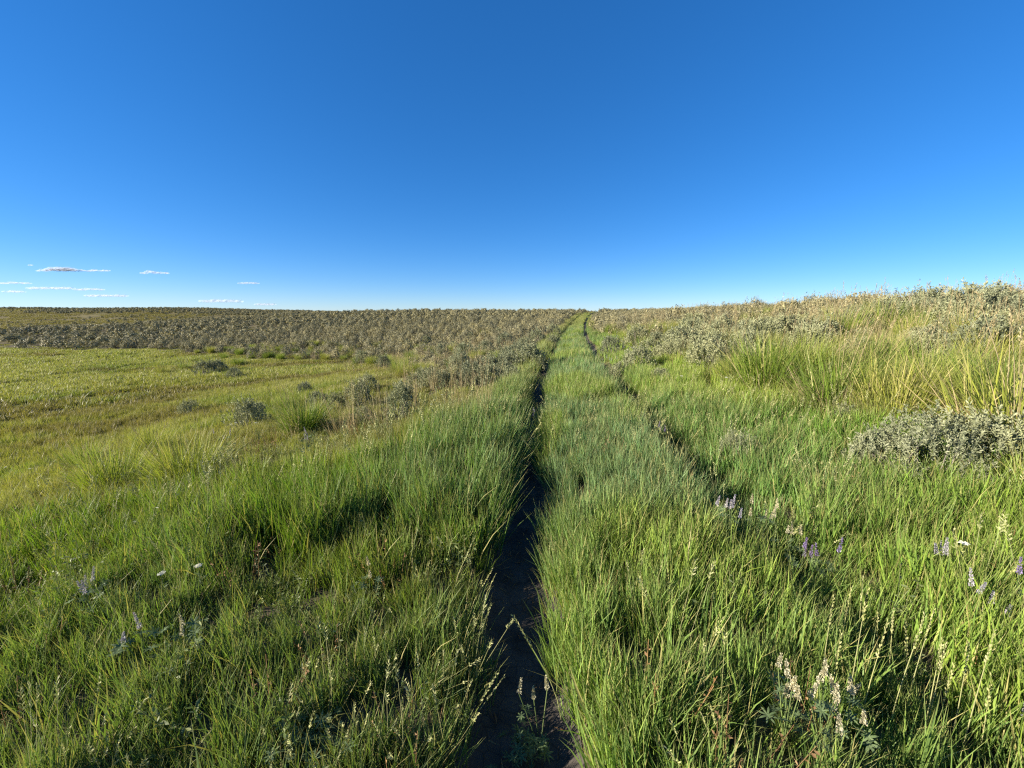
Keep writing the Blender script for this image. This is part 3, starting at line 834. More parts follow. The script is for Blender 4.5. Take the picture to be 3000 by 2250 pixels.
for k in order:
    lab, grp = sage_zone(xs[k], ys[k])
    if hs_[k] / ys[k] * F_PX > 15:
        own = place_words(xs[k], ys[k], 'sagebrush', ['tall grey' if hs_[k] > .68 else 'low grey' if hs_[k] < .5 else 'middle sized grey'])
        if own: lab = own
    if rs[k] < 15:
        sage_near(xs[k], ys[k], hs_[k], lab, .85 + .3*rng.random(), grp)
    else:
        o = obj('sagebrush', SAGE_MID[rng.integers(len(SAGE_MID))])
        w_ = hs_[k] * (.85 + .35*rng.random())
        o.location = (xs[k], ys[k], float(H(xs[k], ys[k])) - .03); o.scale = (w_, w_, hs_[k]); o.rotation_euler = (0, 0, rng.random()*6.28)
        tag(o, lab, 'shrub', grp)
rest = np.array([k for k in range(len(xs)) if k not in single])
c_mid = proto_coll('sage_mid', SAGE_MID); c_far = proto_coll('sage_far', SAGE_FAR)
xr = -345 + 330*rng.random(9000); yr = 178 + 70*rng.random(9000) - .12*(xr + 180)*0
kr = rng.random(9000) < .75 * sstep(.35, .6, fbm(xr/25, yr/25, 44) + .35*sstep(185, 205, yr))
rest = np.concatenate([rest, np.arange(len(xs), len(xs) + kr.sum())]); xs = np.concatenate([xs, xr[kr]]); ys = np.concatenate([ys, yr[kr]]); rs = np.hypot(xs, ys); hs_ = np.concatenate([hs_, .7 + .5*rng.random(kr.sum())])
m1 = rest[rs[rest] < 60]; m2 = rest[rs[rest] >= 60]
for nm, c_, ids, lab in (('sagebrush_cover', c_mid, m1, 'close cover of sagebrush on the nearer hill slopes'), ('distant_sagebrush_cover', c_far, m2, 'unbroken cover of tiny sagebrush along the far hills and skyline')):
    w_ = hs_[ids] * (.85 + .35*rng.random(len(ids)))
    scatter(nm, c_, xs[ids], ys[ids], np.stack([w_, w_, hs_[ids]], 1), None, .05, .03, lab, 'shrubs')
print('sage', len(xs), 'single', len(order))

# ------------------------------------------------------------------ grass cover
make_grass(.5, 4.2, 120, near, 'foreground_grass', 1.0, 'tall fine green grass around and between the wheel ruts in the foreground')
make_grass(.9, 7.0, 16, near_h, 'seeding_grass', 1.0, 'green grass with narrow seed spikes mixed through the foreground', keep=lambda x, y: fbm(x/1.6, y/1.6, 91) > .45)
make_grass(4.2, 9, 80, near, 'roadside_grass', 1.15, 'green grass on both sides of the track a few metres ahead')
def forb_meshes():
    out = []
    for k in range(6):
        mb = MB(); rusty = k > 3
        for j in range(7):
            az = rng.random()*6.28; h_ = .08 + .16*rng.random(); r_ = .07*rng.random()
            b0 = np.array([math.cos(az)*r_, math.sin(az)*r_, 0]); tip = b0 + np.array([math.cos(az)*.04, math.sin(az)*.04, h_])
            tube(mb, [b0, (b0+tip)/2, tip], .0016, .001, 3, rng.random(), 1 if rusty else 0)
            n_ = 12; t_ = .15 + .85*rng.random(n_)
            P = b0 + (tip - b0)*t_[:, None]
            D = np.concatenate([rng.normal(size=(n_, 2)), .5*rng.random((n_, 1))], 1)
            leaves(mb, P, D, (.012 if rusty else .019)*(.6 + .8*rng.random(n_)), (.006 if rusty else .008)*(.6 + .8*rng.random(n_)), rng.random(n_)*.85, 1 if rusty else 0)
        out.append(mb.mesh('forb', [M_GRASS, M_RUST]))
    return out
forbs = proto_coll('forb', forb_meshes())
x, y = ring(.7, 8, 60)
u = x - xc(y)
ok = np.abs(u + GAUGE) < .3
x, y = x[ok], y[ok]
lit = MB(); n_ = len(x); k_ = rng.integers(2, 6, n_).repeat(1)
for rep_ in range(3):
    P = np.stack([x + rng.normal(0, .05, n_), y + rng.normal(0, .1, n_), 0*x], 1); P[:, 2] = H(P[:, 0], P[:, 1]) + .012
    leaves(lit, P, np.concatenate([rng.normal(size=(n_, 2)), .08*rng.random((n_, 1))], 1), .03 + .09*rng.random(n_), .003 + .004*rng.random(n_), rng.random(n_), 0, .3)
tag(obj('straw_litter', lit.mesh('straw_litter', [M_RUST])), 'broken straw and dead leaf litter lying in the bare left rut', 'litter', kind='stuff')
x, y = ring(.8, 6.5, 13)
u = x - xc(y)
ok = no_rut(x, y, 1.05) & ((u < -1.1) | (rng.random(len(x)) < .4)) & (fbm(x / .9, y / .9, 203) > .42)
x, y = x[ok], y[ok]
scatter('wild_forbs', forbs, x, y, .8 + .7*rng.random(len(x)), tintmix(x, y, [(rng.random(len(x)), (.14,.19,.05)), (rng.random(len(x)), (.2,.22,.11))]), .1, 0, 'low leafy weeds and rusty dock stems mixed into the foreground grass', 'weeds')
make_grass(9, 22, 26, midg, 'middle_grass', 1.0, 'mixed green and olive grass along the track and in the near meadow')
far_ok = lambda x, y: (np.abs(x - xc(y)) > 2.0) & ((sdist_poly(x, y, MEADOW) < 1.5) | (rng.random(len(x)) < .35))
make_grass(22, 48, 6.5, farg, 'meadow_grass', 1.0, 'olive and yellow grass filling the far part of the low meadow', keep=far_ok)
# cured straw standing among the sagebrush on the right, and tufts on the far brown slope
strawc = []
for k in range(6):
    mb = MB(); blades(mb, 26, .13, .5, 1.0, .006, lean=(.05, .3), bend=.3, levels=4, hs=.7)
    for j in range(4):
        la = rng.random()*6.28; ln = .1*rng.random(); ax = np.array([math.cos(la)*ln, math.sin(la)*ln, 1.]); hh = .9 + .35*rng.random()
        tube(mb, [ax*0, ax*hh*.5, ax*hh], .0024, .0014, 3, rng.random()); seed_head(mb, ax*hh, ax, .12, .008, 8)
    strawc.append(mb.mesh('straw_clump', [M_STRAW]))
strawc = proto_coll('straw_clump', strawc)
x, y = ring(3.5, 34, 4.2); u = x - xc(y)
ok = ((u > 2.6) & (rng.random(len(x)) < sstep(2.4, 5, u)) & (fbm(x / 1.8, y / 1.8, 311) > .46)) | ((u < -1.5) & (sdist_poly(x, y, MEADOW) > -.6) & (fbm(x / 1.2, y / 1.2, 312) > .6) & (rng.random(len(x)) < .8) & (y > 5))
x, y = x[ok], y[ok]; q = .45 + .4*rng.random(len(x))
scatter('straw_grass', strawc, x, y, np.stack([q*1.3, q*1.3, q], 1), None, .12, .02, 'dry straw coloured grass standing among the sagebrush and tussocks', 'grass')
x = -330 + 300*rng.random(26000); y = 85 + 125*rng.random(26000)
ok = (cover(x, y)[2] > .4) & (fbm(x / 14, y / 7, 321) > .4)
x, y = x[ok], y[ok]; q = .5 + .5*rng.random(len(x))
t_ = tintmix(x, y, [(rng.random(len(x)), (.19,.15,.06)), (rng.random(len(x)), (.2,.19,.06)), (.6*rng.random(len(x)), (.12,.1,.05))])
scatter('far_slope_grass', farg, x, y, np.stack([2.2*q, 2.2*q, .55*q], 1), t_, .1, .02, 'olive brown grass tufts on the far open slope', 'grass')
make_grass(48, 110, 4, farg, 'far_meadow_grass', 1.2, 'yellow green grass at the far left end of the meadow', keep=lambda x, y: sdist_poly(x, y, MEADOW) < 1.5)
def strip_ok(x, y): return (np.abs(x - xc(y)) < 2.4)
make_grass(22, 75, 14, midg, 'track_grass', 1.1, 'fresh green grass on the strip between the ruts up the hill', keep=strip_ok)
make_grass(48, 100, .55, farg, 'hill_grass', 1.3, 'thin dry grass between the sagebrush on the hills')

# ------------------------------------------------------------------ bunchgrass tussocks
def tussock_mesh(n, stalks, spread=.9, straw=14, dark=0):
    bl = MB(); sk = MB()
    blades(bl, n, .30, .3, .75, .0075, lean=(.05, .75*spread), bend=.75, levels=5, out=.75, rbias=.6)
    blades(bl, n, .27, .5, 1.0, .0075, lean=(.03, .42*spread), bend=.5, levels=5, out=.8, rbias=.6)
    blades(bl, straw, .26, .3, .8, .008, lean=(.3, .8), bend=.6, levels=4, out=.9, mi=1)
    for j in range(stalks):
        la = rng.random()*6.28; ln = .05 + .3*rng.random(); r = .2*rng.random()
        b0 = np.array([math.cos(la)*r, math.sin(la)*r, 0]); ax = np.array([math.cos(la)*ln, math.sin(la)*ln, 1.]); hh = .85 + .3*rng.random()
        pts = np.array([b0 + ax*hh*t + np.array([math.cos(la), math.sin(la), 0])*.08*hh*t*t for t in (0, .35, .7, 1)])
        tube(sk, pts, .0035, .002, 3, rng.random())
        seed_head(sk, pts[-1], pts[-1]-pts[-2], .15, .008, 9)
    return bl.mesh('blades', [M_TUSSOCK, M_STRAW]), (sk.mesh('seed_stalks', [M_STRAW]) if stalks else None)
TUS = [tussock_mesh(560, s, .85, 50) for s in (0, 2, 3, 4, 1)]
TUS_DRY = [tussock_mesh(360, 6, .9, 220), tussock_mesh(300, 9, .9, 300)]
def tussock(x, y, h, label, dry=False, wid=1.0, group=None, lean=(0, 0)):
    lib = TUS_DRY if dry else TUS
    b_, s_ = lib[rng.integers(len(lib))]
    o = bpy.data.objects.new('bunchgrass', None); COL.objects.link(o)
    o.location = (x, y, float(H(x, y)) - .02); o.scale = (h*wid, h*wid, h)
    o.rotation_euler = Euler((lean[0], lean[1], 0)).to_matrix().to_4x4().to_euler()
    tag(o, label, 'grass clump', group)
    q = obj('blades', b_, o); q['kind'] = 'stuff'; q.rotation_euler = (0, 0, rng.random()*6.28)
    if s_: q = obj('seed_stalks', s_, o); q['kind'] = 'stuff'; q.rotation_euler = (0, 0, rng.random()*6.28)
    return o
NAMED_TUS = [
 (2250,1150,165,0,1.2,'large bright green bunchgrass with yellow top on the right bank'),
 (2360,1140,150,0,1.0,'green bunchgrass joined to the right of the large yellow topped one'),
 (2450,1215,190,1,1.1,'arching bunchgrass with straw stalks and a black hollow at its right foot'),
 (2620,1240,190,0,1.1,'upright bright green bunchgrass above the right bank sagebrush cluster'),
 (2740,1180,180,1,1.0,'straw topped bunchgrass mixed with twigs right of the upright green one'),
 (2985,1330,290,1,1.2,'largest bunchgrass, leaning with long straw stalks at the right end of the bank'),
 (2900,1220,190,0,1.0,'bright green bunchgrass behind the largest leaning one'),
 (2560,1090,120,1,1.0,'pale straw bunchgrass with tall thin stalks against the sagebrush'),
 (2460,1010,110,1,1.0,'dry tan bunchgrass standing up to the skyline'),
 (2580,980,95,1,1.1,'tan bunchgrass on the skyline right of the dry tall one'),
 (2890,1060,120,1,1.0,'straw coloured bunchgrass high on the right bank'),
 (1975,995,55,0,1.2,'short dark green bunchgrass with yellow tips left of the purplish sagebrush'),
 (1925,990,45,0,1.1,'small yellow green bunchgrass at the left end of the green row'),
 (895,1270,115,0,1.25,'bright yellow green tussock with a dark right side on the left slope'),
 (832,1210,95,1,.6,'tall thin sprawling bunchgrass behind the bright tussock'),
 (255,1385,120,1,1.0,'dark tussock with dry straw stalks on the meadow edge'),
 (340,1455,110,0,1.2,'dark leaning tussock below the dry stalked one'),
 (450,1350,120,0,.9,'green tussock with upright stems on the edge of the meadow'),
 (560,1430,130,0,1.2,'broad green tussock with leaning blades in the left foreground bank'),
 (480,1098,40,1,1.3,'pale yellow tussock at the left end of the meadow clump'),
 (545,1085,42,1,1.3,'yellow tussock in the middle of the meadow clump'),
 (620,1070,38,1,1.2,'pale tussock behind the two meadow sagebrush'),
 (700,1072,35,0,1.4,'dark footed green tussock right of the meadow clump'),
 (1165,1090,42,1,1.0,'small straw tussock alone on the upper meadow slope'),
 (790,1050,28,0,1.5,'low yellow green tussock in the far meadow fringe'),
 (1010,1040,36,0,1.5,'yellow green tussock where the meadow meets the hill'),
 (1100,1020,32,1,1.4,'pale tussock at the foot of the sagebrush hill'),
 (1190,1020,40,0,1.3,'green tussock between sagebrush on the upper left slope'),
 (1420,985,36,1,1.5,'golden tussock beside dark sagebrush below the hill top'),
]
for px, py, hp, dry, wf, lab in NAMED_TUS:
    x, y = at(px, py); h_ = size_at(x, y, hp)
    tussock(x, y, min(h_*(1.3 if px > 1700 else 1.6 if (px < 700 and py > 1300) else 1.2), 1.15 if px > 1700 else .75), lab, bool(dry), wf, None, (rng.normal(0, .06), .05 + rng.normal(0, .06)))
# more tussocks: the fringe round the far meadow and the right bank
spots = []
for _ in range(4000):
    y_ = 4 + 38*rng.random(); x_ = -30 + 48*rng.random()
    u_ = x_ - float(xc(y_)); s_ = float(sdist_poly(np.array([x_]), np.array([y_]), MEADOW)[0])
    zone = 'fringe' if (.2 < s_ < 4.5 and y_ > 14 and u_ < -2) else 'bank' if (2.3 < u_ < 11 and y_ < 24) else None
    if not zone or abs(x_/y_) > 1.3: continue
    if any((x_-a_)**2 + (y_-b_)**2 < .95 for a_, b_, _ in spots): continue
    if any((x_-a_)**2 + (y_-b_)**2 < (c_*.55)**2 for a_, b_, c_ in PLACED): continue
    spots.append((x_, y_, zone))
    if len(spots) > 270: break
for x_, y_, zone in spots:
    dry_ = rng.random() < .42
    own = place_words(x_, y_, 'bunchgrass', ['straw topped' if dry_ else 'green'])
    if own:
        tussock(x_, y_, .45 + .35*rng.random(), own, dry_, 1.1, 'bunchgrass round the far meadow' if zone == 'fringe' else 'bunchgrass on the right bank'); continue
    if zone == 'fringe': tussock(x_, y_, .5 + .35*rng.random(), 'yellow green bunchgrass in the fringe between meadow and sagebrush hill', rng.random() < .45, 1.1, 'bunchgrass round the far meadow')
    else: tussock(x_, y_, .5 + .3*rng.random(), 'green bunchgrass with straw tips scattered over the right bank', rng.random() < .4, 1.0, 'bunchgrass on the right bank')

# ------------------------------------------------------------------ flowers and single stalks
def palmate(nl=7, L=.045, W=.010):
    mb = MB()
    az = np.arange(nl) * 2*math.pi/nl
    D = np.stack([np.cos(az), np.sin(az), np.full(nl, .35)], 1)
    for k in range(nl):
        d = D[k] / np.linalg.norm(D[k]); s = np.array([-math.sin(az[k]), math.cos(az[k]), 0]); up = np.cross(s, d) * -1
        ts = [0, .3, .65, 1]; ws = [.25, .9, 1.0, .0]
        V = []
        for t, w in zip(ts, ws):
            c_ = d*L*t - np.array([0, 0, .25*L*t*t])
            V += [c_ - s*W*w*.5 + up*W*.12*w, c_ + s*W*w*.5 + up*W*.12*w]
        Q = [(2*q, 2*q+1, 2*q+3, 2*q+2) for q in range(3)]
        mb.add(V, None, Q, rng.random(), np.repeat(ts, 2))
    return mb.mesh('leaf', [M_LUP_LEAF])
LEAF = [palmate(7), palmate(8, .05, .009), palmate(6, .04, .011)]
def spike(mat, L=.12, n=46, w=.013, open_=1.0):
    mb = MB()
    tube(mb, [(0, 0, 0), (0, 0, L)], .0018, .0009, 4, .3)
    t = np.sort(rng.random(n)); az = np.arange(n) * 2.4
    r = .006 + .011 * (1 - t) * open_
    P = np.stack([np.cos(az)*r*.4, np.sin(az)*r*.4, t*L], 1)
    D = np.stack([np.cos(az), np.sin(az), .55 + t], 1)
    for e in range(2):
        leaves(mb, P, D + rng.normal(0, .2, (n, 3)), .017*(1 - .5*t), w*(1 - .45*t), np.clip(.25 + .75*rng.random(n) - .25*t, 0, 1), 0, .3)
    return mb.mesh('flower_spike', [mat])
SPIKES = {'purple': [spike(M_LUP_PURPLE), spike(M_LUP_PURPLE, .1)], 'pale': [spike(M_LUP_PALE), spike(M_LUP_PALE, .09)], 'cream': [spike(M_LUP_CREAM, .11, 40, .018), spike(M_LUP_CREAM, .09, 36, .018)]}
def stem_mesh(h, lean, az):
    mb = MB(); dx, dy = math.cos(az)*lean, math.sin(az)*lean
    tube(mb, [(0, 0, 0), (dx*h*.4, dy*h*.4, h*.5), (dx*h, dy*h, h)], .0028, .0018, 4, rng.random()); return mb.mesh('stem', [M_STEM])
def lupine(x, y, h, kind, label, nstem=4, spread=.1, nleaf=14, spikes=True):
    o = bpy.data.objects.new('lupine', None); COL.objects.link(o); o.location = (x, y, float(H(x, y)))
    tag(o, label, 'wildflower')
    for k in range(nstem):
        az = rng.random()*6.28; ln = spread/h*rng.random()*1.5; hh = h*(.7 + .35*rng.random())
        s_ = obj('stem', stem_mesh(hh, ln, az), o)
        tip = Vector((math.cos(az)*ln*hh, math.sin(az)*ln*hh, hh))
        if spikes:
            f = obj('flower_spike', SPIKES[kind][rng.integers(2)], o); f.scale = (.55, .55, .5 + .35*rng.random()); f.location = tip; f.rotation_euler = (rng.normal(0, .12), rng.normal(0, .12), rng.random()*6.28)
        for j in range(max(2, nleaf // nstem)):
            t = .3 + .65*rng.random(); a2 = rng.random()*6.28; r_ = .03 + .05*rng.random()
            l_ = obj('leaf', LEAF[rng.integers(3)], o)
            l_.location = (tip.x*t + math.cos(a2)*r_, tip.y*t + math.sin(a2)*r_, tip.z*t*.95)
            l_.rotation_euler = (rng.normal(0, .45), rng.normal(0, .45), rng.random()*6.28); q = .8 + .7*rng.random(); l_.scale = (q*.6, q*.6, q*.6)
    return o
NAMED_LUP = [
 (2130,1650,.42,'pale','lupine with whitish flower spikes, left part of the pale clump right of the track',5,.12),
 (2190,1660,.44,'cream','lupine with cream seeding spikes in the middle of the pale clump',5,.12),
 (2290,1690,.40,'cream','cream lupine between the pale clump and the purple spikes',4,.08),
 (2335,1740,.36,'purple','purple lupine spike at the left of the purple group in shade',3,.07),
 (2400,1760,.34,'purple','lupine with three purple spikes over dark leaves beside the shaded hollow',3,.10),
 (2725,1740,.32,'pale','pale lilac lupine alone in yellow green grass on the right',4,.06),
 (2870,1900,.30,'pale','pale lupine low in the grass near the right foreground',4,.07),
 (2960,1860,.36,'purple','lilac lupine in dense grass at the far right foreground',3,.08),
 (2290,2220,.30,'cream','cream seeding lupine, left half of the large cream clump',6,.10),
 (2400,2230,.32,'cream','tall cream lupine spikes in the centre of the large cream clump',6,.10),
 (2470,2235,.26,'cream','cream lupine at the right end of the large cream clump',4,.08),
 (2960,2245,.28,'pale','greyish lilac lupine in the corner by the bright leaning grass',4,.08),
 (285,1840,.26,'pale','grey white lupine spike in the left grass',2,.07),
 (255,1800,.22,'pale','small grey lupine behind the left grey white one',2,.07),
 (440,1990,.24,'pale','silvery leaved lupine in the left foreground grass',2,.10),
 (560,1960,.24,'cream','lupine with cream buds right of the silvery leaved one',2,.08),
 (1085,1770,.26,'cream','silvery lupine at the left of the shaded grass hollow',2,.05),
 (1582,2230,.30,'cream','lupine with pale bud and leafy stems under the grass tuft in the rut',3,.07),
 (1565,1275,.36,'pale','whitish lupine at the left edge of the grassy middle strip',4,.10),
 (1885,1290,.34,'purple','dusky purple lupine on the rim of the right rut',4,.12),
 (1930,1330,.32,'purple','dusky lupine lower along the right rut',4,.10),
 (680,1335,.36,'pale','lilac lupine in front of the bright tussock',4,.12),
 (900,1340,.34,'pale','pale lilac lupine at the dark foot of the bright tussock',4,.12),
 (1780,1095,.4,'pale','lilac lupine beside the low sagebrush at the right rut',5,.2),
 (1850,1060,.4,'purple','lupine patch in front of the dark sagebrush right of the track',6,.25),
]
for px, py, h_, kd, lab, ns, sp in NAMED_LUP:
    x, y = at(px, py); lupine(x, y, h_, kd, lab, ns, sp)
for px, py, lab in ((930,2235,'leafy lupine rosette without flowers at the bottom left of the rut'), (860,2240,'pale leafy rosette left of the other flowerless lupine'), (1520,2235,'narrow leaved rosette at the foot of the grass tuft in the rut'), (470,2060,'leafy lupine without flowers in the left foreground')):
    x, y = at(px, py); lupine(x, y, .16, 'pale', lab, 5, .1, 26, False)

def dandelion(x, y, h, label):
    o = bpy.data.objects.new('dandelion', None); COL.objects.link(o); o.location = (x, y, float(H(x, y))); tag(o, label, 'wildflower')
    obj('stem', stem_mesh(h, .06, rng.random()*6.28), o).location = (0, 0, 0)
    mb = MB(); n_ = 150
    d = rng.normal(size=(n_, 3)); d /= np.linalg.norm(d, axis=1)[:, None]
    leaves(mb, d*.004, d, .017, .0014, rng.random(n_))
    for k in range(3): leaves(mb, d*.0165, d*.5 + rng.normal(0, 1, (n_, 3)), .005, .0022, rng.random(n_))
    s_ = obj('seed_head', mb.mesh('seed_head', [M_FLUFF]), o)
    v = o.children[0].data.vertices; s_.location = np.mean([q.co for q in v[-4:]], 0)
for px, py, top, lab in ((1372,1640,85,'round dandelion seed head above the shaded grass left of the rut'), (1705,1580,55,'upper dandelion seed head in the middle strip'), (1700,1640,60,'lower dandelion seed head in the middle strip, brightest of the pair'), (1630,2050,140,'dandelion seed head leaning out over the rut from the middle strip')):
    x, y = at(px, py); dandelion(x, y, size_at(x, y, top), lab)

def yarrow(x, y, h, label, yellow=False):
    o = bpy.data.objects.new('yarrow', None); COL.objects.link(o); o.location = (x, y, float(H(x, y))); tag(o, label, 'wildflower')
    st = stem_mesh(h, .05, rng.random()*6.28); s_ = obj('stem', st, o)
    top_ = np.mean([v.co for v in st.vertices[-4:]], 0)
    mb = MB(); n_ = 70
    r = .019*np.sqrt(rng.random(n_)); a_ = rng.random(n_)*6.28
    P = np.stack([r*np.cos(a_), r*np.sin(a_), .004*rng.random(n_)], 1)
    for k in range(4): leaves(mb, P, np.stack([np.cos(rng.random(n_)*6.28), np.sin(rng.random(n_)*6.28), np.full(n_, .5)], 1), .006, .005, rng.random(n_))
    f = obj('flower_head', mb.mesh('flower_head', [M_YELLOW if yellow else M_WHITE]), o); f.location = top_
    mb2 = MB(); t = rng.random(30)
    leaves(mb2, np.stack([0*t, 0*t, t*h*.7], 1), np.concatenate([rng.normal(size=(30, 2)), np.full((30, 1), .6)], 1), .05, .008, rng.random(30))
    l_ = obj('foliage', mb2.mesh('foliage', [M_LUP_LEAF]), o); l_['kind'] = 'stuff'
for px, py, h_, lab in ((2787,1740,.3,'white yarrow head in the yellow green grass on the right'), (600,1760,.24,'white yarrow in the left foreground grass'), (485,1775,.2,'small pale yarrow low in the left grass'), (2125,1170,.35,'white yarrow in bright green grass on the right bank'), (1990,1160,.35,'white yarrow right of the small sagebrush ball'), (760,1300,.35,'white yarrow below the sagebrush on the left slope'), (700,1295,.35,'pale yarrow left of the other on the left slope'), (1300,1215,.35,'white yarrow right of the round silvery sagebrush'), (1270,1250,.35,'pale yarrow below the round silvery sagebrush'), (100,1420,.3,'white yarrow by the dark ledge at the meadow edge'), (30,1410,.3,'white yarrow at the far left on the meadow edge')):
    x, y = at(px, py); yarrow(x, y, h_, lab)

def stalk(x, y, h, label, lean, az, group=None, straw=False):
    """one tall grass stalk with its seed head and two leaves"""
    o = bpy.data.objects.new('grass_stalk', None); COL.objects.link(o); o.location = (x, y, float(H(x, y)))
    tag(o, label, 'grass stalk', group)
    c_, s_ = math.cos(az)*lean, math.sin(az)*lean
    hl = .13 + .05*rng.random()
    pts = np.array([(c_*h*t*t*.7 + c_*h*t*.3, s_*h*t*t*.7 + s_*h*t*.3, h*t) for t in (0, .3, .65, 1)])
    mb = MB(); tube(mb, pts, .0026, .0015, 4, .6); obj('stem', mb.mesh('stem', [M_STRAW if straw else M_SEED]), o)
    mb = MB(); seed_head(mb, pts[-1], pts[-1]-pts[-2], hl, .0065, 18); obj('seed_head', mb.mesh('seed_head', [M_STRAW if straw else M_SEED]), o)
def stalk_px(px0, py0, px1, py1, label, group=None, straw=False):
    """from the foot at pixel 0 to the tip at pixel 1, upright in depth"""
    x, y = at(px0, py0); d = ray(px1, py1); s_ = y / d[1]
    tip = d*s_ + np.array([0, 0, EYE]); z0 = float(H(x, y)); h = max((tip[2]-z0) - .12, .12); dx = tip[0]-x
    stalk(x, y, h, label, abs(dx)/max(tip[2]-z0, .1), 0 if dx > 0 else math.pi, group, straw)
stalk_px(1645,2120,1530,1825,'tall single seed stalk leaning left across the bare rut')
stalk_px(1360,2180,1435,1985,'seed stalk leaning right from the left bank over the rut')
stalk_px(1390,2130,1448,2005,'shorter seed stalk beside the leaning one on the left bank')
stalk_px(1370,1830,1435,1660,'cluster top seed stalk catching light on the left bank of the rut')
stalk_px(1405,1800,1440,1690,'bright seed stalk at the rut edge beyond the cluster top one')
stalk_px(1330,1750,1375,1590,'pale seed stalk standing in the shaded hollow')
for px0, py0, px1, py1 in ((2480,2080,2540,1740),(2400,2020,2440,1760),(2600,2150,2700,1820),(2640,2130,2730,1800),(2500,1950,2530,1700),(2450,1960,2490,1740),(2590,2060,2620,1790),(2700,2200,2770,1890),(2690,2220,2760,1880),(2810,2230,2910,1860),(2780,2200,2840,1900),(2560,2000,2575,1800),(2520,2120,2590,1850),(2860,2245,2905,2000),(2420,2120,2460,1880),(2740,2160,2790,1960),(2650,2040,2660,1850)):
    stalk_px(px0, py0, px1, py1, 'pale green seed stalk leaning right in the bright right foreground grass', 'seed stalks in the right foreground')
for px0, py0, px1, py1 in ((295,1340,300,1230),(350,1345,355,1215),(365,1350,345,1225),(300,1380,330,1240),(520,1330,510,1195),(580,1340,600,1200),(640,1330,595,1195)):
    stalk_px(px0, py0, px1, py1, 'bleached straw stalk standing among the tussocks on the meadow edge', 'straw stalks on the meadow edge', True)

# ------------------------------------------------------------------ clouds
def cloud_mat():
    m, nt, n = newmat("cloud_white")
    lw = N(nt, 'ShaderNodeLayerWeight'); lw.inputs[0].default_value = .35
    g = N(nt, 'ShaderNodeNewGeometry')
    t = N(nt, 'ShaderNodeTexNoise'); t.inputs['Scale'].default_value = .012; t.inputs['Detail'].default_value = 5
    nt.links.new(g.outputs['Position'], t.inputs['Vector'])
    d = N(nt, 'ShaderNodeBsdfDiffuse'); d.inputs[0].default_value = (.86,.9,.96,1)
    tl = N(nt, 'ShaderNodeBsdfTranslucent'); tl.inputs[0].default_value = (.86,.9,.96,1)
    m0 = N(nt, 'ShaderNodeMixShader'); m0.inputs[0].default_value = .6; nt.links.new(d.outputs[0], m0.inputs[1]); nt.links.new(tl.outputs[0], m0.inputs[2])
    tr = N(nt, 'ShaderNodeBsdfTransparent')
    r_ = ramp(nt, [(.05,(.7,.7,.7)),(.75,(1,1,1))], lw.outputs['Facing'])
    r2 = ramp(nt, [(.4,(.0,.0,.0)),(.65,(.6,.6,.6))], t.outputs[0])
    ms = N(nt, 'ShaderNodeMixShader'); nt.links.new(mix(nt, 'SCREEN', 1.0, r_.outputs[0], r2.outputs[0]), ms.inputs[0])
    nt.links.new(m0.outputs[0], ms.inputs[1]); nt.links.new(tr.outputs[0], ms.inputs[2])
    o = N(nt, 'ShaderNodeOutputMaterial'); nt.links.new(ms.outputs[0], o.inputs[0])
    return m
M_CLOUD = cloud_mat()
def uvsphere(n=10, k=6):
    V = [(0, 0, 1)]
    for i in range(1, k):
        for j in range(n): V.append((math.sin(math.pi*i/k)*math.cos(2*math.pi*j/n), math.sin(math.pi*i/k)*math.sin(2*math.pi*j/n), math.cos(math.pi*i/k)))
    V.append((0, 0, -1)); T = []; Q = []
    for j in range(n): T.append((0, 1+j, 1+(j+1) % n)); T.append((len(V)-1, 1+(k-2)*n+(j+1) % n, 1+(k-2)*n+j))
    for i in range(k-2):
        for j in range(n): Q.append((1+i*n+j, 1+(i+1)*n+j, 1+(i+1)*n+(j+1) % n, 1+i*n+(j+1) % n))
    return np.array(V), np.array(T), np.array(Q)
SV, ST, SQ = uvsphere(14, 9)
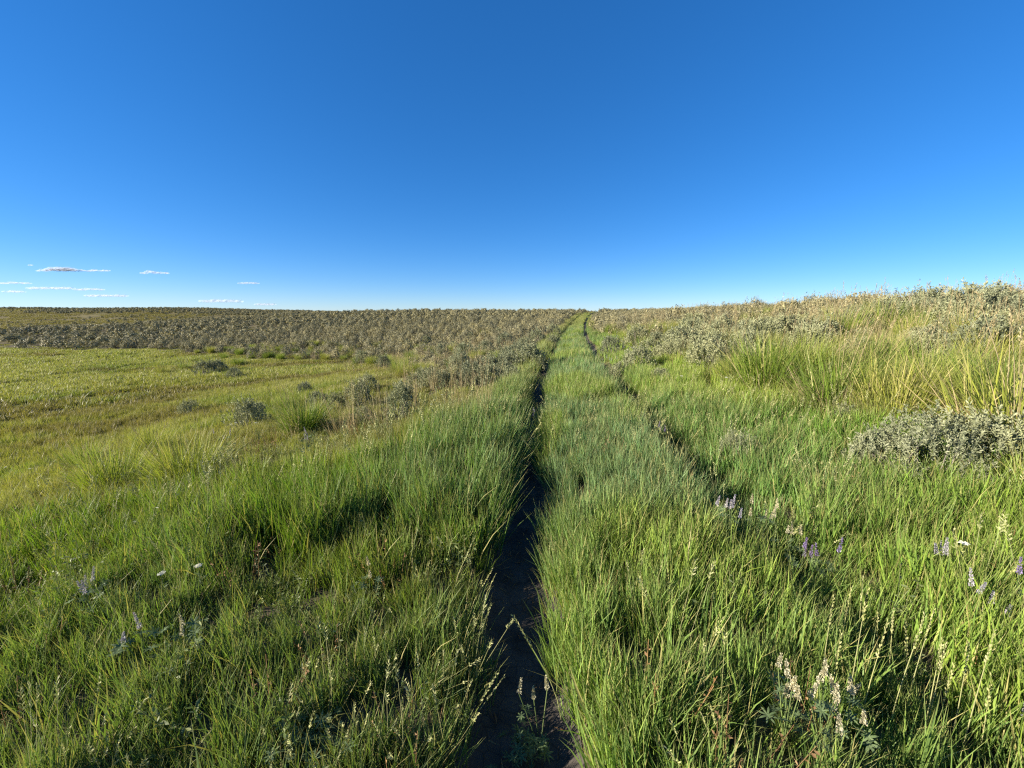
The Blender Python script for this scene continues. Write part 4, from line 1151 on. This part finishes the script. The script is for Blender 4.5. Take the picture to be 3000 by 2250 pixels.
def cloud(px0, px1, py, hp, dist, label, puffs=24):
    c0 = ray((px0+px1)/2, py); c0 = c0 / c0[1] * dist
    wid = (px1-px0) / F_PX * dist; ht = hp / F_PX * dist
    mb = MB()
    for k in range(puffs):
        t = (k + rng.random()) / puffs; env = math.sin(math.pi*min(max(t, .04), .96))**.6 * (.45 + .75*vnoise(np.array([t*4.3 + px0]), np.array([0.]), 4)[0])
        r = ht * .42 * env * (.5 + .6*rng.random())
        r = max(r, 1.1 * wid / puffs / 1.5)
        c = np.array([(t-.5)*wid, rng.normal(0, r*.35), r*.6 + rng.random()*ht*env*.35])
        P = SV * np.array([r*(1.5+rng.random()), r*1.5, r*.8])
        P = P * (1 + .22*(fbm(SV[:, 0]*2.5 + k, SV[:, 1]*2.5 + SV[:, 2]*2, k)[:, None] - .5)*2)
        mb.add(P + c, ST, SQ)
    o = obj('cloud', mb.mesh('cloud', [M_CLOUD], smooth=True)); o.location = (c0[0], c0[1], c0[2] + EYE - ht*.45)
    tag(o, label, 'cloud')
    o['kind'] = 'thing'
    return o
for a_ in ((108,260,787,24,9000,'brightest long flat bottomed cloud above the left hills',44), (258,284,790,15,9000,'small round puff touching the right end of the long bright cloud',8), (290,320,791,13,9000,'small puff right of the round one, trailing a wisp',8), (412,490,797,15,9200,'two humped small cloud right of the long bright one',16), (703,752,828,12,10500,'small lone cloud farthest to the right above the hill',10),
           (0,85,828,12,12000,'thin cloud strip at the left end above the low wisps',18), (85,210,844,12,13000,'thin broken cloud strip below the long bright cloud',18), (220,300,848,10,13500,'thin wisp of cloud right of the broken strip',14), (255,370,866,10,15000,'lowest left wisp of cloud just above the far ridge',18), (595,700,884,7,18000,'faint flat cloud wisp low over the hill',12), (750,806,892,9,18000,'low puffed cloud right of the faint flat wisp',10), (20,68,855,7,15000,'tiny faint cloud under the thin strip',8), (84,96,776,7,9000,'tiny cloud scrap left of the long bright cloud',4)):
    cloud(a_[0], a_[1], a_[2], a_[3]*.8, *a_[4:])
